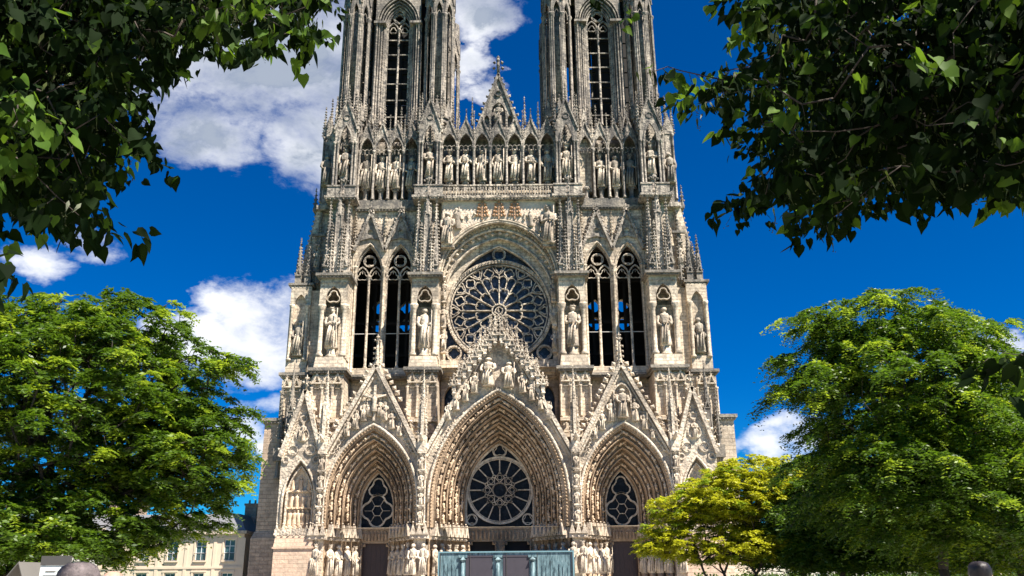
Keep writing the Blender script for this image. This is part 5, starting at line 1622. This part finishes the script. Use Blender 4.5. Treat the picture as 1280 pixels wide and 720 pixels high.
# ================================================================== overhanging lindens near the viewer
def inside(poly, x, y):
    c = False
    n = len(poly)
    for i in range(n):
        (x1, y1), (x2, y2) = poly[i], poly[(i+1) % n]
        if (y1 > y) != (y2 > y) and x < (x2-x1)*(y-y1)/(y2-y1)+x1: c = not c
    return c
def linden(label, loc, trunk, regions, seed, extra, lsz=.074):
    rng = np.random.default_rng(seed)
    rnd = random.Random(seed)
    T = thing('linden_tree', label, 'tree', loc)
    O = np.array(loc)
    pts = []
    flags = []
    for poly, dmin, dmax, cnt, *lit in regions:
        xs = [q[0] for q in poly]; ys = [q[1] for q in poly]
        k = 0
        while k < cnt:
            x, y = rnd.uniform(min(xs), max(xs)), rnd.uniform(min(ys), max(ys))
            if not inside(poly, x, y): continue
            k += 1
            pts.append(np.array(at(x, y, rnd.uniform(dmin, dmax)))-O); flags.append(bool(lit))
    for (x0, x1, y0, y1, z0, z1, cnt) in extra:       # unseen rest of the crown, thickened overhead to block the sun
        for _ in range(cnt): pts.append(np.array([rnd.uniform(x0, x1), rnd.uniform(y0, y1), rnd.uniform(z0, z1)])-O)
    arr, par = grow([tuple(np.array(q)-O) for q in trunk], pts)
    mb = MB(); wood(mb, arr, par, .2, .0022, 2.2, minr=0)
    mb.build('trunk', M['bark'], T)
    # heart shaped leaves hanging from the twigs, folded along the midrib
    heart = np.array([(0, 0, 0), (-.30, -.10, .05), (-.47, .15, .07), (-.40, .48, .05), (-.17, .82, .02), (0, 1.12, -.06), (.17, .82, .02), (.40, .48, .05), (.47, .15, .07), (.30, -.10, .05), (0, .5, -.03)])
    hf = np.array([(0, 1, 2, 10), (10, 2, 3, 4), (10, 4, 5, 6), (10, 6, 7, 8), (0, 10, 8, 9)])
    Vs, Fs, Ms = [], [], []
    base = 0
    stalks = MB(); bracts = []
    for pi_, p in enumerate(pts):
        n = 7+int(rng.integers(0, 7))
        litc = rng.random() < (.8 if pi_ < len(flags) and flags[pi_] else .07)
        tw = rng.normal(0, 1, 3); tw[2] = tw[2]*.3-.25; tw /= np.linalg.norm(tw)
        for j in range(n):
            q = p+tw*(.02+.024*j)+rng.normal(0, .02, 3)
            ax = tw*.5+rng.normal(0, .5, 3)+np.array([0, 0, -.95]); ax /= np.linalg.norm(ax)
            nn = rng.normal(0, .6, 3)+np.array([.2, -.35, .55]); nn -= ax*np.dot(nn, ax); nn /= np.linalg.norm(nn)
            sd_ = np.cross(ax, nn)
            s = lsz*rng.uniform(.55, 1.2)
            q2 = q+ax*.03
            H_ = heart.copy(); H_[:, 2] *= rng.uniform(.2, 2.4); H_[:, 2] += -.12*H_[:, 1]**2*rng.uniform(-1, 2)
            V = q2+(H_[:, 0:1]*sd_+H_[:, 1:2]*ax+H_[:, 2:3]*nn)*s
            Vs.append(V); Fs.append(hf+base); base += len(V)
            Ms.append(np.full(5, 1 if (litc or rng.random() < .06) else 0))
        if rng.random() < .55:     # flower bracts with little hanging buds
            for _ in range(2):
                q = p+rng.normal(0, .05, 3)
                ax = rng.normal(0, .35, 3)+np.array([0, 0, -1]); ax /= np.linalg.norm(ax)
                sd_ = np.cross(ax, rng.normal(0, 1, 3)); sd_ /= np.linalg.norm(sd_)
                L = .075
                V = np.array([q, q+ax*L*.3+sd_*.009, q+ax*L, q+ax*L*.3-sd_*.009, q+ax*L*.5])
                Vs.append(np.vstack([V, V[:1].repeat(0, 0)])); Fs.append(np.array([[0, 1, 2, 3]])+base); base += 5
                Ms.append(np.full(1, 2))
                e = q+ax*L*1.25+rng.normal(0, .01, 3)
                stalks.tube([tuple(q+ax*L*.5), tuple(e)], .0012, 3)
                for b_ in range(3): stalks.bud(*(e+rng.normal(0, .008, 3)), .005)
    V = np.concatenate(Vs); F = np.concatenate(Fs); mi = np.concatenate(Ms)
    leaf_mesh('crown', V, F, [M['linden'], M['linden_lit'], M['bract']], mi, T)
    stalks.build('flower_buds', M['bract'], T)
    return T
cx0, cy0 = CAM.x, CAM.y
LPOLY = [(-60, -60), (440, -60), (412, -4), (372, 58), (345, 40), (318, 74), (285, 38), (225, 52), (180, 76), (160, 140), (186, 176), (140, 190), (112, 236), (92, 288), (62, 276), (22, 228), (-20, 270), (-60, 270)]
LPOLY2 = [(-60, 330), (2, 332), (8, 352), (-10, 358), (-60, 360)]
linden('large leaved linden branch hanging into the upper left corner', (cx0-7.2, cy0+2.2, 0),
       [(cx0-7.2, cy0+2.2, 0), (cx0-7.1, cy0+2.3, 1.6), (cx0-7.0, cy0+2.4, 3.0), (cx0-6.4, cy0+2.6, 4.2), (cx0-5.6, cy0+3.0, 5.2)],
       [(LPOLY, 4.0, 6.8, 700), ([(-60, -60), (330, -60), (280, 30), (170, 60), (130, 140), (100, 250), (-60, 240)], 4.0, 7.5, 480), (LPOLY2, 3.8, 4.6, 7), ([(-30, 100), (60, 105), (72, 130), (30, 190), (-30, 200)], 3.7, 4.2, 26, 1), ([(250, -20), (400, -20), (385, 50), (330, 30), (260, 20)], 3.9, 4.3, 16, 1)], 5,
       [(cx0-9, cx0+2.5, cy0-3, cy0+5, 5.8, 8.4, 1000)])
RPOLY = [(930, -60), (1400, -60), (1400, 280), (1285, 250), (1230, 236), (1160, 222), (1110, 236), (1085, 268), (1050, 282), (1030, 272), (1010, 240), (965, 240), (940, 262), (925, 246), (950, 225), (945, 180), (945, 130), (888, 140), (866, 106), (866, 84), (905, 92), (950, 60), (945, 18)]
linden('large leaved linden branch hanging into the upper right corner', (cx0+7.4, cy0+2.0, 0),
       [(cx0+7.4, cy0+2.0, 0), (cx0+7.3, cy0+2.1, 1.7), (cx0+7.2, cy0+2.3, 3.2), (cx0+6.6, cy0+2.6, 4.4), (cx0+5.6, cy0+3.0, 5.2)],
       [(RPOLY, 4.0, 7.0, 850), ([(980, -60), (1400, -60), (1400, 230), (1120, 215), (1000, 230), (960, 130)], 4.2, 8.0, 900), ([(1240, 432), (1340, 425), (1340, 470), (1265, 452)], 4.0, 4.8, 10), ([(805, 86), (850, 74), (852, 100), (812, 106)], 4.4, 4.5, 3, 1), ([(925, -10), (1000, -10), (960, 30)], 4.2, 4.5, 7, 1)], 6,
       [(cx0+.5, cx0+11, cy0-4, cy0+6, 5.6, 9.5, 1900)])

# ================================================================== information board, van roof, people
p = at(70, 700, 14.5)
S_ = thing('information_board', 'white text board with dark header on a post before the left tree', 'sign', (p.x, p.y, 0), radians(6))
b = MB(); b.box(-.19, .19, -.02, .02, .9, 1.99); bd = b.build('board', M['board'], S_)
b = MB(); b.box(-.19, .21, -.035, .03, 1.995, 2.12); b.build('header', M['charcoal'], S_)
b = MB()
b.box(-.11, .02, -.026, -.021, 1.90, 1.915)
rnd = random.Random(2)
for i in range(14): b.box(-.14, rnd.uniform(.06, .14), -.026, -.021, 1.85-i*.05, 1.857-i*.05)
b.build('text_lines', M['greysheet'], bd)
for x in (-.17, .17):
    b = MB(); b.box(x-.02, x+.02, .021, .055, 0, 2.1); b.build('post', M['charcoal'], S_)
p = at(44, 705, 19.0)
U = thing('ridge_tent', 'grey sloping sheet roof of a small tent beside the white board', 'tent', (p.x, p.y, 0), radians(-8))
b = MB()
b.add([(-.4, -.6, 1.5), (.1, -.6, 2.13), (.1, .9, 2.13), (-.4, .9, 1.5), (-.4, -.6, 1.47), (.1, -.6, 2.10), (.1, .9, 2.10), (-.4, .9, 1.47)], [(0, 1, 2, 3), (4, 7, 6, 5), (0, 4, 5, 1), (2, 6, 7, 3), (0, 3, 7, 4), (1, 5, 6, 2)])
b.add([(.102, -.6, 2.13), (.35, -.6, 1.6), (.35, .9, 1.6), (.102, .9, 2.13), (.102, -.6, 2.1), (.35, -.6, 1.57), (.35, .9, 1.57), (.102, .9, 2.1)], [(0, 1, 2, 3), (4, 7, 6, 5), (0, 4, 5, 1), (2, 6, 7, 3), (0, 3, 7, 4), (1, 5, 6, 2)])
b.build('canopy', M['greysheet'], U)
for x, z in ((-.36, 1.5), (.32, 1.6)):
    for y in (-.55, .85):
        b = MB(); b.tube([(x, y, 0), (x, y, z)], .02, 6); b.build('pole', M['charcoal'], U)

def person(label, px, d, top, hairmat, face_away=True, bald=False, rz=0.0, turn=0.0, coat='coat'):
    """standing figure grown from a skeleton; the head carries features, hair and clothes are its children"""
    q = at(px, 700, d)
    T = thing('person', label, 'person', (q.x, q.y, 0), rz)
    k = top/1.78
    J = {'pel': (0, 0, .95), 'sp': (0, .01, 1.18), 'ch': (0, .01, 1.38), 'nk': (0, .015, 1.49), 'nk2': (0, -.005, 1.56),
         'sl': (-.17, .01, 1.42), 'el': (-.25, .03, 1.14), 'wl': (-.26, -.06, .90), 'sr': (.17, .01, 1.42), 'er': (.25, .03, 1.14), 'wr': (.26, -.06, .90),
         'hl': (-.09, 0, .90), 'kl': (-.11, -.02, .50), 'al': (-.12, .02, .09), 'tl': (-.13, -.15, .04), 'hr': (.09, 0, .90), 'kr': (.11, -.02, .50), 'ar': (.12, .02, .09), 'tr': (.13, -.15, .04)}
    R = {'pel': .13, 'sp': .115, 'ch': .135, 'nk': .065, 'nk2': .055, 'sl': .065, 'el': .045, 'wl': .03, 'sr': .065, 'er': .045, 'wr': .03, 'hl': .095, 'kl': .06, 'al': .045, 'tl': .035, 'hr': .095, 'kr': .06, 'ar': .045, 'tr': .035}
    E_ = [('pel', 'sp'), ('sp', 'ch'), ('ch', 'nk'), ('nk', 'nk2'), ('ch', 'sl'), ('sl', 'el'), ('el', 'wl'), ('ch', 'sr'), ('sr', 'er'), ('er', 'wr'), ('pel', 'hl'), ('hl', 'kl'), ('kl', 'al'), ('al', 'tl'), ('pel', 'hr'), ('hr', 'kr'), ('kr', 'ar'), ('ar', 'tr')]
    def skin(name, J, R, E_, root, mat, sub=2):
        names = list(J)
        me = bpy.data.meshes.new(name)
        me.from_pydata([tuple(c*k for c in J[n_]) for n_ in names], [(names.index(a), names.index(b)) for a, b in E_], [])
        o = bpy.data.objects.new(name, me); COL.objects.link(o)
        md = o.modifiers.new('skin', 'SKIN'); md.use_smooth_shade = True
        for i, n_ in enumerate(names):
            sv = me.skin_vertices[0].data[i]; sv.radius = (R[n_]*k, R[n_]*k*.85 if n_ in ('ch', 'sp', 'pel') else R[n_]*k)
            sv.use_root = (n_ == root)
        m2 = o.modifiers.new('sub', 'SUBSURF'); m2.levels = sub; m2.render_levels = sub
        dg = bpy.context.evaluated_depsgraph_get()
        me2 = bpy.data.meshes.new_from_object(o.evaluated_get(dg))
        me2.materials.clear()
        for mt in mat: me2.materials.append(mt)
        o.modifiers.clear(); o.data = me2
        return o
    # hands: fingers as extra chains on the wrists
    for s_, w in ((-1, 'wl'), (1, 'wr')):
        wx, wy, wz = J[w]
        J[w+'p'] = (wx, wy-.02, wz-.07); R[w+'p'] = .03; E_.append((w, w+'p'))
        for i, (dx, dy, L) in enumerate(((-.0, -.035, .075), (0, -.012, .085), (0, .012, .08), (0, .034, .065))):
            a, b = w+'f%d' % i, w+'g%d' % i
            J[a] = (wx+dx, wy-.02+dy, wz-.11); J[b] = (wx+dx-s_*.015, wy-.03+dy, wz-.11-L); R[a] = .009; R[b] = .0075
            E_ += [(w+'p', a), (a, b)]
        J[w+'t'] = (wx-s_*.02, wy-.065, wz-.10); R[w+'t'] = .01; E_.append((w+'p', w+'t'))
    body = skin('body', J, R, E_, 'pel', [M['skin']])
    body.parent = T
    # head: one surface, profile rings with face relief
    mb = MB()
    hz = 1.555*k; hc = 0
    rings = [(0, .052, .05, .0), (.02, .06, .07, -.01), (.045, .068, .088, -.012), (.075, .074, .096, -.01), (.105, .078, .10, -.004), (.135, .080, .104, .002), (.165, .079, .104, .006), (.19, .073, .097, .008), (.212, .058, .078, .01), (.226, .034, .046, .01), (.231, .008, .01, .01)]
    n_ = 28
    vs = []
    def hp_(t, rx, ry, oy, a, grow_=0.0):
        x, y = (rx+grow_)*k*cos(a), (ry+grow_)*k*sin(a)+oy*k
        if grow_ == 0:
            f = max(0, -sin(a))
            dxn = abs(cos(a))
            if .06 < t < .12: y -= .022*k*max(0, 1-dxn/.2)*f*(1-abs(t-.075)/.05 if t < .13 else 0)     # nose
            if .10 < t < .125: y += .007*k*max(0, 1-abs(dxn-.38)/.2)*f                                  # eye sockets
            if .03 < t < .055: y -= .006*k*max(0, 1-dxn/.35)*f                                           # lips
        return (x, y, hz+t*k)
    for (t, rx, ry, oy) in rings:
        for j in range(n_): vs.append(hp_(t, rx, ry, oy, 2*pi*j/n_))
    fs = [(i*n_+j, i*n_+(j+1) % n_, (i+1)*n_+(j+1) % n_, (i+1)*n_+j) for i in range(len(rings)-1) for j in range(n_)]
    fs.append(tuple(range((len(rings)-1)*n_, len(rings)*n_)))
    mb.add(vs, fs, True)
    for s_ in (-1, 1):   # ears
        mb.lathe(0, 0, [(.001, 0)], 3) if False else None
        c = (s_*.083*k, .012*k, hz+.095*k)
        mb.add([(c[0]+s_*.012*k*cos(a)*(.4), c[1]+.017*k*sin(a)+.004, c[2]+.032*k*cos(a)) for a in [2*pi*i/10 for i in range(10)]]+[(c[0]+s_*.016*k, c[1]+.006*k, c[2])], [(i, (i+1) % 10, 10) for i in range(10)], True)
    # merge the head into the body mesh so the figure stays one piece
    import bmesh
    hm = bpy.data.meshes.new('head'); hm.from_pydata(mb.v, [], mb.f)
    for p_ in hm.polygons: p_.use_smooth = True
    bm = bmesh.new(); bm.from_mesh(body.data); bm.from_mesh(hm); bm.to_mesh(body.data); bm.free()
    for p_ in body.data.polygons: p_.use_smooth = True
    # hair
    hb = MB(); vs = []
    rr = rings[2:] if not bald else rings[3:9]
    rg = random.Random(int(px))
    for (t, rx, ry, oy) in rr:
        for j in range(n_):
            a = 2*pi*j/n_
            back = sin(a) > -.35 or t > .165
            g_ = .010+.004*sin(j*2.3+t*70)+rg.uniform(-.005, .006) if back else -.012
            if t > .20 and bald: g_ = -.01
            vs.append(hp_(t, rx, ry, oy, a, g_))
    fs = [(i*n_+j, i*n_+(j+1) % n_, (i+1)*n_+(j+1) % n_, (i+1)*n_+j) for i in range(len(rr)-1) for j in range(n_)]
    if not bald: fs.append(tuple(range((len(rr)-1)*n_, len(rr)*n_)))
    hb.add(vs, fs, True)
    for _ in range(160):     # short loose strands break the outline
        i = rg.randrange(1, len(rr)); j = rg.randrange(n_)
        v = Vector(vs[i*n_+j]); c = Vector((0, 0, hz+.11*k))
        if sin(2*pi*j/n_) < -.35 and rr[i][0] < .165: continue
        d_ = (v-c).normalized()
        t_ = Vector((rg.uniform(-1, 1), rg.uniform(-1, 1), rg.uniform(-.8, .3)))
        hb.add([tuple(v), tuple(v+d_*.004+t_*.008), tuple(v+d_*.002+t_*.016+Vector((.002, 0, .001)))], [(0, 1, 2)])
    hb.build('hair', hairmat, T)
    # clothes
    Jc = {n_: J[n_] for n_ in ('pel', 'sp', 'ch', 'nk', 'sl', 'el', 'sr', 'er')}
    Rc = {n_: R[n_]+(.018 if n_ != 'nk' else .012) for n_ in Jc}
    for w, e in (('wl', 'el'), ('wr', 'er')): Jc[w] = tuple(J[e][i]*.15+J[w][i]*.85 for i in range(3)); Rc[w] = .042
    Jc['hem'] = (0, 0, .84); Rc['hem'] = .145
    cl = skin('jacket', Jc, Rc, [('pel', 'sp'), ('sp', 'ch'), ('ch', 'nk'), ('ch', 'sl'), ('sl', 'el'), ('el', 'wl'), ('ch', 'sr'), ('sr', 'er'), ('er', 'wr'), ('pel', 'hem')], 'pel', [M[coat]])
    cl.parent = T
    Jt = {n_: J[n_] for n_ in ('pel', 'hl', 'kl', 'hr', 'kr')}; Rt = {n_: R[n_]+.014 for n_ in Jt}
    for a in ('al', 'ar'): Jt[a] = (J[a][0], J[a][1], .11); Rt[a] = .062
    tr = skin('trousers', Jt, Rt, [('pel', 'hl'), ('hl', 'kl'), ('kl', 'al'), ('pel', 'hr'), ('hr', 'kr'), ('kr', 'ar')], 'pel', [M['trouser']])
    tr.parent = T
    for a, t_ in (('al', 'tl'), ('ar', 'tr')):
        Js = {'h': (J[a][0], J[a][1]+.05, .045), 'm': (J[a][0], J[a][1]-.06, .05), 't': (J[t_][0], J[t_][1]-.03, .04)}
        sh = skin('shoe', Js, {'h': .045, 'm': .046, 't': .038}, [('h', 'm'), ('m', 't')], 'm', [M['charcoal']], 1)
        sh.parent = T
    return T
person('person with short grey hair seen from behind, head at the bottom left', 103, 4.6, 1.80, M['hair_grey'], rz=pi)
person('person with thin pale hair and sunlit scalp just right of the grey haired one', 144, 7.4, 1.80, M['hair_light'], bald=True, rz=pi+.5, coat='shirt')
person('person with dark curly hair under the trees at the bottom right', 1222, 9.0, 1.84, M['hair_dark'], rz=pi-.3, coat='shirt')
for o in _store: bpy.data.objects.remove(o)
